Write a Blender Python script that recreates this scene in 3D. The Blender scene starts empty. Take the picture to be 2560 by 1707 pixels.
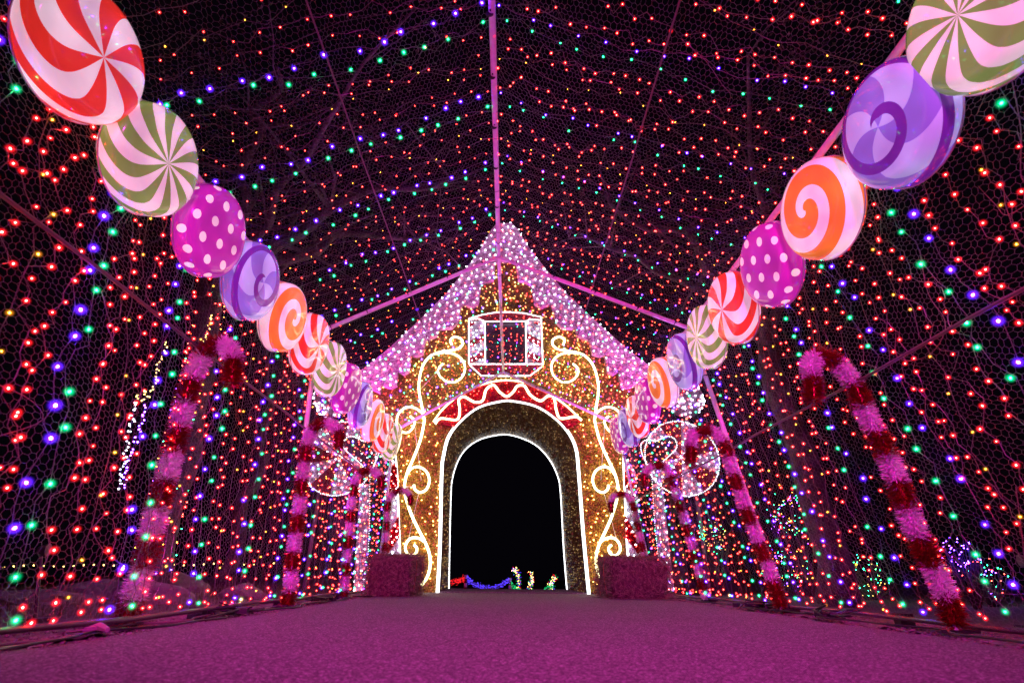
import bpy, math, random
import numpy as np
from mathutils import Vector, Matrix
from mathutils.geometry import tessellate_polygon

random.seed(7)
rng = np.random.default_rng(11)
scene = bpy.context.scene
COL = scene.collection
R = math.radians

# ------------------------------------------------------------------ camera, world, exposure
F_PX, PITCH, YAW, ROLL, CAM_H = 1300.0, 0.4237, -0.0160, 0.0101, 0.1953
W_PX, H_PX = 2560.0, 1707.0
_f = Vector((-math.sin(YAW) * math.cos(PITCH), math.cos(YAW) * math.cos(PITCH), math.sin(PITCH)))
_a = Vector((math.cos(YAW), math.sin(YAW), 0.0))
_b = _a.cross(_f)
_A = math.cos(ROLL) * _a + math.sin(ROLL) * _b
_B = -math.sin(ROLL) * _a + math.cos(ROLL) * _b
CAM = Vector((0, 0, CAM_H))
cam_data = bpy.data.cameras.new('camera')
cam = bpy.data.objects.new('camera', cam_data)
COL.objects.link(cam)
M3 = Matrix((_A, _B, -_f)).transposed()
cam.matrix_world = Matrix.Translation(CAM) @ M3.to_4x4()
cam_data.sensor_width = 36.0
cam_data.lens = 36.0 * F_PX / W_PX
cam_data.clip_start = 0.02
cam_data.clip_end = 400
cam_data.dof.use_dof = True
cam_data.dof.focus_distance = 4.6
cam_data.dof.aperture_fstop = 3.2
scene.camera = cam

world = bpy.data.worlds.new('World')
scene.world = world
world.use_nodes = True
bg = world.node_tree.nodes['Background']
bg.inputs['Color'].default_value = (0.30, 0.22, 0.5, 1)
bg.inputs['Strength'].default_value = 0.004
scene.view_settings.view_transform = 'Standard'
scene.view_settings.look = 'None'
scene.view_settings.gamma = 1
scene.view_settings.exposure = 0.0
scene.cycles.use_denoising = True
scene.cycles.max_bounces = 5
scene.cycles.diffuse_bounces = 2
scene.cycles.glossy_bounces = 2
scene.cycles.sample_clamp_indirect = 3.0
scene.cycles.sample_clamp_direct = 0.0
scene.cycles.caustics_reflective = False
scene.cycles.caustics_refractive = False


def lamp(name, kind, loc, target, energy, color, size=0.5, spot=None, sy=None):
    d = bpy.data.lights.new(name, kind)
    d.energy = energy
    d.color = color
    if kind == 'AREA':
        d.size = size
        if sy:
            d.shape = 'RECTANGLE'
            d.size_y = sy
    else:
        d.shadow_soft_size = size
    if spot:
        d.spot_size = R(spot)
        d.spot_blend = 0.8
    o = bpy.data.objects.new(name, d)
    COL.objects.link(o)
    o.location = loc
    v = Vector(target) - Vector(loc)
    o.rotation_euler = v.to_track_quat('-Z', 'Y').to_euler()
    return o


# coloured wash lights of the display: one high behind the camera, floods low outside the netting
lamp('wash_light', 'SPOT', (0.2, -1.9, 2.3), (0.15, 5.0, 0.0), 1700, (0.95, 0.012, 0.60), 0.25, 58)
FLOODS = [((-2.25, 2.9, 0.3), (-1.2, 3.1, 0.4), 24, (1.0, 0.02, 0.5), 110),
          ((-2.3, 0.9, 0.22), (-1.5, 2.4, 0.9), 6, (0.8, 0.05, 0.8), 110),
          ((2.75, 3.0, 0.3), (1.5, 3.4, 0.35), 18, (1.0, 0.03, 0.12), 100),
          ((2.7, 1.2, 0.22), (1.8, 2.4, 0.9), 6, (1.0, 0.04, 0.4), 110),
          ((2.55, 5.6, 0.2), (0.9, 4.0, 2.5), 360, (0.60, 0.14, 1.0), 64),
          ((-2.2, 5.7, 0.2), (-0.8, 4.0, 2.5), 360, (1.0, 0.06, 0.80), 64),
          ((-2.9, 6.3, 0.25), (-0.9, 7.3, 3.9), 1500, (1.0, 0.09, 0.70), 46),
          ((3.0, 6.3, 0.25), (1.0, 7.3, 3.9), 1500, (0.95, 0.10, 0.80), 46)]
for _l, _t, _e, _c, _sp in FLOODS:
    lamp('flood_light_beam', 'SPOT', _l, _t, _e, _c, 0.05, _sp)


def at(u, v, X=None, Y=None, Z=None):
    """the point of the plane X=, Y= or Z= that the photograph shows at pixel u, v"""
    d = _f + (u - 1280.0) / F_PX * _A - (v - 853.5) / F_PX * _B
    if Y is not None:
        t = (Y - CAM.y) / d.y
    elif X is not None:
        t = (X - CAM.x) / d.x
    else:
        t = (Z - CAM.z) / d.z
    return CAM + t * d


def in_view(p, m=120):
    d = Vector(p) - CAM
    z = d.dot(_f)
    if z <= 0.05:
        return False
    u = 1280 + F_PX * d.dot(_A) / z
    v = 853.5 - F_PX * d.dot(_B) / z
    return -m < u < W_PX + m and -m < v < H_PX + m


# ------------------------------------------------------------------ materials
def new_mat(name):
    m = bpy.data.materials.new(name)
    m.use_nodes = True
    nt = m.node_tree
    nt.nodes.clear()
    out = nt.nodes.new('ShaderNodeOutputMaterial')
    return m, nt, out


def principled(name, col, rough=0.5, metal=0.0, noise=None, bump=None, emis=None, coat=0.0, trans=0.0):
    m, nt, out = new_mat(name)
    p = nt.nodes.new('ShaderNodeBsdfPrincipled')
    nt.links.new(p.outputs[0], out.inputs[0])
    p.inputs['Base Color'].default_value = (*col, 1)
    p.inputs['Roughness'].default_value = rough
    p.inputs['Metallic'].default_value = metal
    p.inputs['Coat Weight'].default_value = coat
    p.inputs['Coat Roughness'].default_value = 0.08
    tc = nt.nodes.new('ShaderNodeTexCoord')
    if noise:
        sc, c2, lo, hi = noise
        n = nt.nodes.new('ShaderNodeTexNoise')
        n.inputs['Scale'].default_value = sc
        n.inputs['Detail'].default_value = 6
        nt.links.new(tc.outputs['Object'], n.inputs['Vector'])
        r = nt.nodes.new('ShaderNodeValToRGB')
        r.color_ramp.elements[0].position = lo
        r.color_ramp.elements[0].color = (*col, 1)
        r.color_ramp.elements[1].position = hi
        r.color_ramp.elements[1].color = (*c2, 1)
        nt.links.new(n.outputs[0], r.inputs[0])
        nt.links.new(r.outputs[0], p.inputs['Base Color'])
    if bump:
        sc, st, dist = bump
        n = nt.nodes.new('ShaderNodeTexNoise')
        n.inputs['Scale'].default_value = sc
        n.inputs['Detail'].default_value = 8
        nt.links.new(tc.outputs['Object'], n.inputs['Vector'])
        b = nt.nodes.new('ShaderNodeBump')
        b.inputs['Strength'].default_value = st
        b.inputs['Distance'].default_value = dist
        nt.links.new(n.outputs[0], b.inputs['Height'])
        nt.links.new(b.outputs[0], p.inputs['Normal'])
    if emis:
        p.inputs['Emission Color'].default_value = (*emis[0], 1)
        p.inputs['Emission Strength'].default_value = emis[1]
    return m


def emitter(name, col, strength, sampled=True):
    m, nt, out = new_mat(name)
    e = nt.nodes.new('ShaderNodeEmission')
    e.inputs[0].default_value = (*col, 1)
    e.inputs[1].default_value = strength
    nt.links.new(e.outputs[0], out.inputs[0])
    m.cycles.emission_sampling = 'FRONT' if sampled else 'NONE'
    return m


def tinsel(name, c1, c2, rough=0.35, metal=0.75, cell=90.0):
    """foil tinsel: every little strip its own tilt and tint"""
    m, nt, out = new_mat(name)
    p = nt.nodes.new('ShaderNodeBsdfPrincipled')
    nt.links.new(p.outputs[0], out.inputs[0])
    tc = nt.nodes.new('ShaderNodeTexCoord')
    vo = nt.nodes.new('ShaderNodeTexVoronoi')
    vo.inputs['Scale'].default_value = cell
    nt.links.new(tc.outputs['Object'], vo.inputs['Vector'])
    mix = nt.nodes.new('ShaderNodeMix')
    mix.data_type = 'RGBA'
    sep = nt.nodes.new('ShaderNodeSeparateColor')
    nt.links.new(vo.outputs['Color'], sep.inputs[0])
    nt.links.new(sep.outputs[0], mix.inputs[0])
    mix.inputs[6].default_value = (*c1, 1)
    mix.inputs[7].default_value = (*c2, 1)
    nt.links.new(mix.outputs[2], p.inputs['Base Color'])
    p.inputs['Roughness'].default_value = rough
    p.inputs['Metallic'].default_value = metal
    geo = nt.nodes.new('ShaderNodeNewGeometry')
    sub = nt.nodes.new('ShaderNodeVectorMath')
    sub.operation = 'SUBTRACT'
    nt.links.new(vo.outputs['Color'], sub.inputs[0])
    sub.inputs[1].default_value = (0.5, 0.5, 0.5)
    scl = nt.nodes.new('ShaderNodeVectorMath')
    scl.operation = 'SCALE'
    nt.links.new(sub.outputs[0], scl.inputs[0])
    scl.inputs['Scale'].default_value = 1.1
    add = nt.nodes.new('ShaderNodeVectorMath')
    nt.links.new(geo.outputs['Normal'], add.inputs[0])
    nt.links.new(scl.outputs[0], add.inputs[1])
    nrm = nt.nodes.new('ShaderNodeVectorMath')
    nrm.operation = 'NORMALIZE'
    nt.links.new(add.outputs[0], nrm.inputs[0])
    nt.links.new(nrm.outputs[0], p.inputs['Normal'])
    return m


class NG:
    """small arithmetic builder on shader nodes"""
    def __init__(self, nt):
        self.nt = nt

    def m(self, op, a, b=None, c=None):
        n = self.nt.nodes.new('ShaderNodeMath')
        n.operation = op
        for i, x in enumerate((a, b, c)):
            if x is None:
                continue
            if isinstance(x, (int, float)):
                n.inputs[i].default_value = x
            else:
                self.nt.links.new(x, n.inputs[i])
        return n.outputs[0]

    def mix(self, f, a, b):
        n = self.nt.nodes.new('ShaderNodeMix')
        n.data_type = 'RGBA'
        self.nt.links.new(f, n.inputs[0])
        for i, x in ((6, a), (7, b)):
            if isinstance(x, tuple):
                n.inputs[i].default_value = (*x, 1)
            else:
                self.nt.links.new(x, n.inputs[i])
        return n.outputs[2]


WHITE = (0.90, 0.68, 0.79)


def candy_mat(kind, flip=1):
    m, nt, out = new_mat('candy_print_' + kind)
    g = NG(nt)
    tc = nt.nodes.new('ShaderNodeTexCoord')
    s = nt.nodes.new('ShaderNodeSeparateXYZ')
    nt.links.new(tc.outputs['Object'], s.inputs[0])
    x, y, z = s.outputs
    if flip < 0:
        x = g.m('MULTIPLY', x, -1.0)
    r0 = g.m('SQRT', g.m('ADD', g.m('MULTIPLY', x, x), g.m('MULTIPLY', y, y)))
    r = g.m('ADD', r0, g.m('MAXIMUM', g.m('SUBTRACT', 0.046, z), 0.0))
    th = g.m('ARCTAN2', y, x)
    rn = g.m('DIVIDE', r, 0.25)
    if kind in ('red', 'green'):
        n = 6 if kind == 'red' else 10
        tw = g.m('MULTIPLY', g.m('POWER', rn, 4.0), 0.36 if kind == 'red' else 0.20)
        f = g.m('SINE', g.m('MULTIPLY', g.m('ADD', th, tw), float(n)))
        f = g.m('GREATER_THAN', f, 0.0)
        c = g.mix(f, WHITE, (0.80, 0.035, 0.025) if kind == 'red' else (0.20, 0.30, 0.075))
    elif kind == 'orange':
        q = g.m('FRACT', g.m('ADD', g.m('SUBTRACT', g.m('DIVIDE', th, 2 * math.pi), g.m('DIVIDE', r, 0.165)), 20.0))
        f = g.m('LESS_THAN', q, g.m('SUBTRACT', 0.66, g.m('MULTIPLY', rn, 0.14)))
        c = g.mix(f, WHITE, (0.90, 0.20, 0.03))
    elif kind == 'purple':
        tw = g.m('MULTIPLY', g.m('POWER', rn, 1.5), 1.0)
        f = g.m('GREATER_THAN', g.m('SINE', g.m('MULTIPLY', g.m('ADD', th, tw), 3.0)), 0.0)
        c = g.mix(f, (0.42, 0.36, 0.80), (0.22, 0.13, 0.58))
        q = g.m('FRACT', g.m('ADD', g.m('SUBTRACT', g.m('DIVIDE', th, 2 * math.pi), g.m('DIVIDE', r, 0.19)), 20.0))
        st = g.m('MULTIPLY', g.m('LESS_THAN', q, 0.24), g.m('GREATER_THAN', r, 0.035))
        c = g.mix(st, c, (0.13, 0.015, 0.30))
    else:
        sx = g.m('MULTIPLY', x, g.m('DIVIDE', r, g.m('ADD', r0, 0.0001)))
        sy = g.m('MULTIPLY', y, g.m('DIVIDE', r, g.m('ADD', r0, 0.0001)))
        rx = g.m('ADD', g.m('MULTIPLY', sx, 0.93), g.m('MULTIPLY', sy, 0.36))
        ry = g.m('SUBTRACT', g.m('MULTIPLY', sy, 0.93), g.m('MULTIPLY', sx, 0.36))

        def grid(ox, oy):
            a = g.m('SUBTRACT', g.m('FRACT', g.m('ADD', g.m('DIVIDE', rx, 0.135), 20 + ox)), 0.5)
            b = g.m('SUBTRACT', g.m('FRACT', g.m('ADD', g.m('DIVIDE', ry, 0.20), 20 + oy)), 0.5)
            a = g.m('MULTIPLY', a, 0.135)
            b = g.m('MULTIPLY', b, 0.20)
            return g.m('SQRT', g.m('ADD', g.m('MULTIPLY', a, a), g.m('MULTIPLY', b, b)))
        d = g.m('MINIMUM', grid(0.2, 0.3), grid(0.7, 0.8))
        f = g.m('LESS_THAN', d, 0.026)
        c = g.mix(f, (0.42, 0.015, 0.36), WHITE)
    p = nt.nodes.new('ShaderNodeBsdfPrincipled')
    nt.links.new(p.outputs[0], out.inputs[0])
    nt.links.new(c, p.inputs['Base Color'])
    p.inputs['Roughness'].default_value = 0.25
    p.inputs['Coat Weight'].default_value = 1.0
    p.inputs['Coat Roughness'].default_value = 0.04
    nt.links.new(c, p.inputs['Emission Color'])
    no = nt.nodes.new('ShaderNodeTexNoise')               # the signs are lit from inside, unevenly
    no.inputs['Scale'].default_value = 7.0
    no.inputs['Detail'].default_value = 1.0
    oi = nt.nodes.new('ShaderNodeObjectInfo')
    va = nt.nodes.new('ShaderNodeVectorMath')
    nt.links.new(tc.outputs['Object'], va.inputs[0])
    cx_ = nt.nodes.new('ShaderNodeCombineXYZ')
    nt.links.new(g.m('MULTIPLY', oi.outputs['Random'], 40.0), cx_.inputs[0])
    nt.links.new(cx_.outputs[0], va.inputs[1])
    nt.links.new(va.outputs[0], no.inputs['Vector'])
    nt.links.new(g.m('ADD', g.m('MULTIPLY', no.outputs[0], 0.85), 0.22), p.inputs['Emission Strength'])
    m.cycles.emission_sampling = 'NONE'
    return m


def lens(name, col, strength):  # material of the added glow halo shells
    """added glow halo round a mini light: emission strongest at the middle, clear at the rim"""
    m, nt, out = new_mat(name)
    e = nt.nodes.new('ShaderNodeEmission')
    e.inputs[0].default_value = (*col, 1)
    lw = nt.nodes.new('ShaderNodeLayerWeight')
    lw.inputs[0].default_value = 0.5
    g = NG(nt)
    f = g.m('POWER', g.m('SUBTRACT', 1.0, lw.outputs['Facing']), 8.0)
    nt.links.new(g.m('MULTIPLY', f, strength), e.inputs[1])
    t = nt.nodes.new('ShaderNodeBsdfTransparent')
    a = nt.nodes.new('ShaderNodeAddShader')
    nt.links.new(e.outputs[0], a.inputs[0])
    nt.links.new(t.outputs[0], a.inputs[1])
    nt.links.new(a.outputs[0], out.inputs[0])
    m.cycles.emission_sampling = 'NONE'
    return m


MAT = dict(
    pipe=principled('white_painted_pipe', (0.72, 0.70, 0.72), 0.35, noise=(30, (0.55, 0.53, 0.55), 0.4, 0.8)),
    dark_pipe=principled('dark_steel_rail', (0.12, 0.09, 0.10), 0.5, 0.4),
    black=principled('black_rubber', (0.012, 0.012, 0.014), 0.45),
    tie=principled('black_zip_tie', (0.01, 0.01, 0.01), 0.5),
    wire=principled('galvanised_wire', (0.24, 0.23, 0.24), 0.42, 0.35),
    rope=principled('thin_cord', (0.16, 0.10, 0.11), 0.8),
    rail=principled('painted_rail', (0.10, 0.06, 0.07), 0.5),
    cable=principled('light_string_cable', (0.10, 0.12, 0.10), 0.4),
    red_bulb=emitter('red_bulb_glow', (1.0, 0.022, 0.016), 125),
    blue_bulb=emitter('blue_bulb_glow', (0.075, 0.016, 1.0), 210),
    green_bulb=emitter('green_bulb_glow', (0.016, 1.0, 0.28), 60),
    amber_bulb=emitter('amber_bulb_glow', (1.0, 0.38, 0.03), 35),
    red_core=lens('red_halo', (1.0, 0.012, 0.02), 1.3),  # halo shells: the bloom around each bulb is put into these materials
    blue_core=lens('blue_halo', (0.11, 0.012, 1.0), 2.0),
    green_core=lens('green_halo', (0.0, 0.60, 0.20), 1.3),
    amber_core=lens('amber_halo', (1.0, 0.30, 0.01), 0.7),
    warm_bulb=emitter('warm_bulb_glow', (1.0, 0.45, 0.10), 16, False),
    white_bulb=emitter('white_bulb_glow', (0.78, 0.85, 1.0), 18, False),
    spark=emitter('dim_gold_glow', (1.0, 0.62, 0.22), 1.6, False),
    gold_bulb=emitter('gold_bulb_glow', (1.0, 0.66, 0.16), 9, False),
    far_red=emitter('far_red_glow', (1.0, 0.015, 0.02), 2.2, False),
    far_blue=emitter('far_blue_glow', (0.09, 0.04, 1.0), 3.0, False),
    far_green=emitter('far_green_glow', (0.01, 0.75, 0.2), 1.6, False),
    neon=emitter('white_rope_light', (0.93, 0.96, 1.0), 3.6),
    neon_warm=emitter('warm_white_rope_light', (1.0, 0.90, 0.46), 7.0),
    neon_fine=emitter('fine_white_rope_light', (0.93, 0.96, 1.0), 3.2),
    neon_dotted=emitter('small_rope_light', (0.80, 0.86, 1.0), 4.0),
    gold=tinsel('gold_tinsel', (0.11, 0.04, 0.012), (0.42, 0.26, 0.05)),
    gold_blade=tinsel('gold_tinsel_strip', (0.20, 0.08, 0.015), (0.75, 0.56, 0.11), 0.28, 0.9),
    darkgold=tinsel('brown_gold_tinsel', (0.14, 0.06, 0.02), (0.40, 0.24, 0.08)),
    red_t=tinsel('red_tinsel', (0.20, 0.0, 0.012), (0.40, 0.004, 0.03), 0.4, 0.6),
    white_t=tinsel('white_tinsel', (0.34, 0.31, 0.36), (0.58, 0.54, 0.60), 0.5, 0.1),
    red_g=principled('red_garland_foil', (0.30, 0.003, 0.008), 0.28, 0.55),
    white_g=principled('white_garland_fringe', (0.84, 0.82, 0.84), 0.5, 0.0),
    icing=tinsel('pink_icing_tinsel', (0.50, 0.24, 0.42), (0.80, 0.48, 0.70), 0.5, 0.1),
    glass=principled('dark_window_film_and_added_heart_panel', (0.05, 0.03, 0.05), 0.3),
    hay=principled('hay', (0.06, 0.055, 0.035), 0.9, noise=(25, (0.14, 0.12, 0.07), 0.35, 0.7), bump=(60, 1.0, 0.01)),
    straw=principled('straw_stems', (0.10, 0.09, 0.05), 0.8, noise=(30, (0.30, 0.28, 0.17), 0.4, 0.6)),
    twine=principled('orange_twine', (0.5, 0.18, 0.05), 0.8),
    bark=principled('tree_bark', (0.045, 0.04, 0.04), 0.95, noise=(9, (0.12, 0.11, 0.105), 0.35, 0.65), bump=(22, 1.0, 0.05)),
    leaf=principled('leaves', (0.05, 0.06, 0.035), 0.7, noise=(3, (0.10, 0.09, 0.05), 0.4, 0.6)),
    rock=principled('limestone_rock', (0.30, 0.27, 0.25), 0.9, noise=(6, (0.18, 0.16, 0.15), 0.35, 0.7), bump=(14, 0.8, 0.03)),
    grass=principled('dry_grass', (0.09, 0.09, 0.035), 0.9, noise=(4, (0.18, 0.14, 0.07), 0.35, 0.7)),
    gravel_stone=principled('gravel_stones', (0.26, 0.23, 0.22), 0.85, noise=(30, (0.13, 0.11, 0.10), 0.4, 0.6)),
    lip=principled('clear_plastic_lip', (0.75, 0.5, 0.7), 0.12, coat=1.0),
    lamp_body=principled('lamp_housing', (0.02, 0.02, 0.02), 0.4),
    tape=principled('pale_tape', (0.3, 0.28, 0.29), 0.6),
)


def ground_material():
    m, nt, out = new_mat('speckled_asphalt')
    g = NG(nt)
    p = nt.nodes.new('ShaderNodeBsdfPrincipled')
    nt.links.new(p.outputs[0], out.inputs[0])
    tc = nt.nodes.new('ShaderNodeTexCoord')
    vo = nt.nodes.new('ShaderNodeTexVoronoi')
    vo.inputs['Scale'].default_value = 190
    nt.links.new(tc.outputs['Object'], vo.inputs['Vector'])
    n2 = nt.nodes.new('ShaderNodeTexNoise')
    n2.inputs['Scale'].default_value = 120
    n2.inputs['Detail'].default_value = 5
    n2.inputs['Roughness'].default_value = 0.75
    nt.links.new(tc.outputs['Object'], n2.inputs['Vector'])
    n3 = nt.nodes.new('ShaderNodeTexNoise')
    n3.inputs['Scale'].default_value = 1.6
    n3.inputs['Detail'].default_value = 4
    nt.links.new(tc.outputs['Object'], n3.inputs['Vector'])
    sep = nt.nodes.new('ShaderNodeSeparateColor')
    nt.links.new(vo.outputs['Color'], sep.inputs[0])
    v = g.m('ADD', g.m('MULTIPLY', g.m('POWER', sep.outputs[0], 4.0), 0.42), g.m('MULTIPLY', n2.outputs[0], 0.16))
    v = g.m('ADD', v, g.m('MULTIPLY', n3.outputs[0], 0.06))
    v = g.m('ADD', v, -0.015)
    cb = nt.nodes.new('ShaderNodeCombineColor')
    for i, k in enumerate((1.0, 0.93, 0.95)):
        nt.links.new(g.m('MULTIPLY', v, k), cb.inputs[i])
    nt.links.new(cb.outputs[0], p.inputs['Base Color'])
    p.inputs['Roughness'].default_value = 0.85
    b = nt.nodes.new('ShaderNodeBump')
    b.inputs['Strength'].default_value = 0.9
    b.inputs['Distance'].default_value = 0.006
    nt.links.new(g.m('ADD', g.m('MULTIPLY', vo.outputs['Distance'], -1.0), n2.outputs[0]), b.inputs['Height'])
    nt.links.new(b.outputs[0], p.inputs['Normal'])
    return m


MAT['asphalt'] = ground_material()
MAT['dirt'] = principled('gravelly_dirt', (0.10, 0.085, 0.075), 0.95, noise=(38, (0.24, 0.21, 0.19), 0.4, 0.7), bump=(60, 1.0, 0.012))


# ------------------------------------------------------------------ mesh helpers
ICO_V = []
_t = (1 + 5 ** .5) / 2
for a_ in (-1, 1):
    for b_ in (-_t, _t):
        ICO_V += [(0, a_, b_), (a_, b_, 0), (b_, 0, a_)]
_iv = [Vector(v).normalized() for v in ICO_V]
_if = []
for i in range(12):
    for j in range(i + 1, 12):
        for k in range(j + 1, 12):
            if all(abs((p - q).length - 1.0515) < 0.01 for p, q in ((_iv[i], _iv[j]), (_iv[j], _iv[k]), (_iv[i], _iv[k]))):
                nrm = (_iv[j] - _iv[i]).cross(_iv[k] - _iv[i])
                _if.append((i, j, k) if nrm.dot(_iv[i]) > 0 else (i, k, j))
def subdivide(vs, fs):
    vs = list(vs); key = {}; out = []
    def mid(a, b):
        k_ = (min(a, b), max(a, b))
        if k_ not in key:
            key[k_] = len(vs); vs.append(((vs[a] + vs[b]) / 2).normalized())
        return key[k_]
    for a, b, c in fs:
        ab_, bc_, ca_ = mid(a, b), mid(b, c), mid(c, a)
        out += [(a, ab_, ca_), (b, bc_, ab_), (c, ca_, bc_), (ab_, bc_, ca_)]
    return vs, out


ICO2, ICO2_F = subdivide(_iv, _if)
ICO, ICO_F, HALO = _iv, _if, 3.5


class MB:
    def __init__(self):
        self.v, self.f, self.n, self.core = [], [], 0, set()

    def add(self, verts, faces):
        self.v.extend(verts)
        n = self.n
        self.f.extend([tuple(i + n for i in f) for f in faces])
        self.n += len(verts)

    def tube(self, pts, r, n=8, cap=True):
        pts = [Vector(p) for p in pts]
        rings = []
        k = len(pts)
        rad = r if isinstance(r, (list, tuple)) else [r] * k
        prev = None
        for i, p in enumerate(pts):
            t = (pts[min(i + 1, k - 1)] - pts[max(i - 1, 0)])
            if t.length < 1e-9:
                t = Vector((0, 0, 1))
            t.normalize()
            if prev is None:
                a = t.orthogonal().normalized()
            else:
                a = (prev - t * prev.dot(t))
                a = a.normalized() if a.length > 1e-6 else t.orthogonal().normalized()
            prev = a
            b = t.cross(a)
            rings.append([p + (a * math.cos(2 * math.pi * j / n) + b * math.sin(2 * math.pi * j / n)) * rad[i] for j in range(n)])
        vs = [tuple(q) for ring in rings for q in ring]
        fs = []
        for i in range(k - 1):
            for j in range(n):
                j2 = (j + 1) % n
                fs.append((i * n + j, i * n + j2, (i + 1) * n + j2, (i + 1) * n + j))
        if cap:
            fs.append(tuple(range(n - 1, -1, -1)))
            fs.append(tuple((k - 1) * n + j for j in range(n)))
        self.add(vs, fs)

    def box(self, c, s, rz=0.0, rx=0.0):
        m = Matrix.Rotation(rz, 3, 'Z') @ Matrix.Rotation(rx, 3, 'X')
        vs = []
        for dz in (-1, 1):
            for dx, dy in ((-1, -1), (1, -1), (1, 1), (-1, 1)):
                vs.append(tuple(Vector(c) + m @ Vector((dx * s[0] / 2, dy * s[1] / 2, dz * s[2] / 2))))
        self.add(vs, [(3, 2, 1, 0), (4, 5, 6, 7), (0, 1, 5, 4), (1, 2, 6, 5), (2, 3, 7, 6), (3, 0, 4, 7)])

    def octa(self, c, r, ax=None, el=1.5):
        c = Vector(c)
        if ax is None:
            ax = Vector((random.gauss(0, 1), random.gauss(0, 1), random.gauss(0, 1)))
        ax = ax.normalized()
        a = ax.orthogonal().normalized()
        b = ax.cross(a)
        self.add([tuple(c + ax * r * el), tuple(c - ax * r * el), tuple(c + a * r), tuple(c + b * r), tuple(c - a * r), tuple(c - b * r)],
                 [(0, 2, 3), (0, 3, 4), (0, 4, 5), (0, 5, 2), (1, 3, 2), (1, 4, 3), (1, 5, 4), (1, 2, 5)])

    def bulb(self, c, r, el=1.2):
        """small bright diode inside an added glow halo shell"""
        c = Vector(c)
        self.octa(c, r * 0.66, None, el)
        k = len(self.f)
        R_ = r * HALO
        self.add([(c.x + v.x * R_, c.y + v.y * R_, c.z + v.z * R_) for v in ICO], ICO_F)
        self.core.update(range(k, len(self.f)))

    def build(self, name, mat, parent=None, smooth=False, kind=None, core=None):
        me = bpy.data.meshes.new(name)
        me.from_pydata([tuple(v) for v in self.v], [], self.f)
        me.materials.append(mat)
        if core is not None:
            me.materials.append(core)
            idx = [1 if i in self.core else 0 for i in range(len(self.f))]
            me.polygons.foreach_set('material_index', idx)
        if smooth:
            me.polygons.foreach_set('use_smooth', [True] * len(me.polygons))
        me.update()
        o = bpy.data.objects.new(name, me)
        COL.objects.link(o)
        if parent is not None:
            o.parent = parent
        if kind:
            o['kind'] = kind
        return o


def np_mesh(name, verts, faces, mat, parent=None, kind=None, smooth=False):
    """verts (n,3), faces (m,k) arrays -> one object, quickly"""
    me = bpy.data.meshes.new(name)
    k = faces.shape[1]
    me.vertices.add(len(verts))
    me.vertices.foreach_set('co', verts.astype(np.float32).ravel())
    me.loops.add(faces.size)
    me.loops.foreach_set('vertex_index', faces.astype(np.int32).ravel())
    me.polygons.add(len(faces))
    me.polygons.foreach_set('loop_start', np.arange(0, faces.size, k, dtype=np.int32))
    me.polygons.foreach_set('loop_total', np.full(len(faces), k, dtype=np.int32))
    if smooth:
        me.polygons.foreach_set('use_smooth', np.ones(len(faces), dtype=bool))
    me.materials.append(mat)
    me.update(calc_edges=True)
    o = bpy.data.objects.new(name, me)
    COL.objects.link(o)
    if parent is not None:
        o.parent = parent
    if kind:
        o['kind'] = kind
    return o


def empty(name, loc=(0, 0, 0)):
    o = bpy.data.objects.new(name, None)
    o.empty_display_size = 0.1
    COL.objects.link(o)
    o.location = loc
    return o


def tag(o, label=None, cat=None, group=None, kind=None):
    if label:
        o['label'] = label
    if cat:
        o['category'] = cat
    if group:
        o['group'] = group
    if kind:
        o['kind'] = kind
    return o


def copy_tree(o, parent=None):
    c = o.copy()
    COL.objects.link(c)
    if parent is not None:
        c.parent = parent
    for ch in list(o.children):
        copy_tree(ch, c)
    return c


def spline(pts, step=6):
    """Catmull-Rom through the points"""
    P = [Vector(p) for p in pts]
    out = []
    for i in range(len(P) - 1):
        p0, p1, p2, p3 = P[max(i - 1, 0)], P[i], P[i + 1], P[min(i + 2, len(P) - 1)]
        for j in range(step):
            t = j / step
            out.append(0.5 * ((2 * p1) + (p2 - p0) * t + (2 * p0 - 5 * p1 + 4 * p2 - p3) * t * t + (3 * p1 - p0 - 3 * p2 + p3) * t ** 3))
    out.append(P[-1])
    return out


def resample(pts, step):
    out = [pts[0]]
    acc = 0.0
    for a, b in zip(pts, pts[1:]):
        L = (b - a).length
        d = step - acc
        while d <= L:
            out.append(a + (b - a) * (d / L))
            d += step
        acc = (acc + L) % step
    return out


def pip(poly, x, z):
    """vectorised point in polygon"""
    inside = np.zeros(len(x), bool)
    n = len(poly)
    for i in range(n):
        x1, z1 = poly[i]
        x2, z2 = poly[(i + 1) % n]
        c = ((z1 > z) != (z2 > z))
        with np.errstate(divide='ignore', invalid='ignore'):
            c &= x < (x2 - x1) * (z - z1) / (z2 - z1 + 1e-12) + x1
        inside ^= c
    return inside


# ------------------------------------------------------------------ ground
def sheet(name, x0, x1, y0, y1, nx, ny, zf, mat):
    xs = np.linspace(x0, x1, nx)
    ys = np.array([y0 + (y1 - y0) * (i / (ny - 1)) for i in range(ny)])
    X, Y = np.meshgrid(xs, ys)
    Z = zf(X, Y)
    v = np.stack([X.ravel(), Y.ravel(), Z.ravel()], 1)
    i = np.arange(nx - 1)[None, :] + np.arange(ny - 1)[:, None] * nx
    i = i.ravel()
    f = np.stack([i, i + 1, i + 1 + nx, i + nx], 1)
    return tag(np_mesh(name, v, f, mat, smooth=True), kind='structure')


def fall(Y):
    """the ground drops away beyond the doorway"""
    return -0.42 * np.clip((Y - 9.6) / 4.0, 0, 1) ** 1.3


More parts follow.
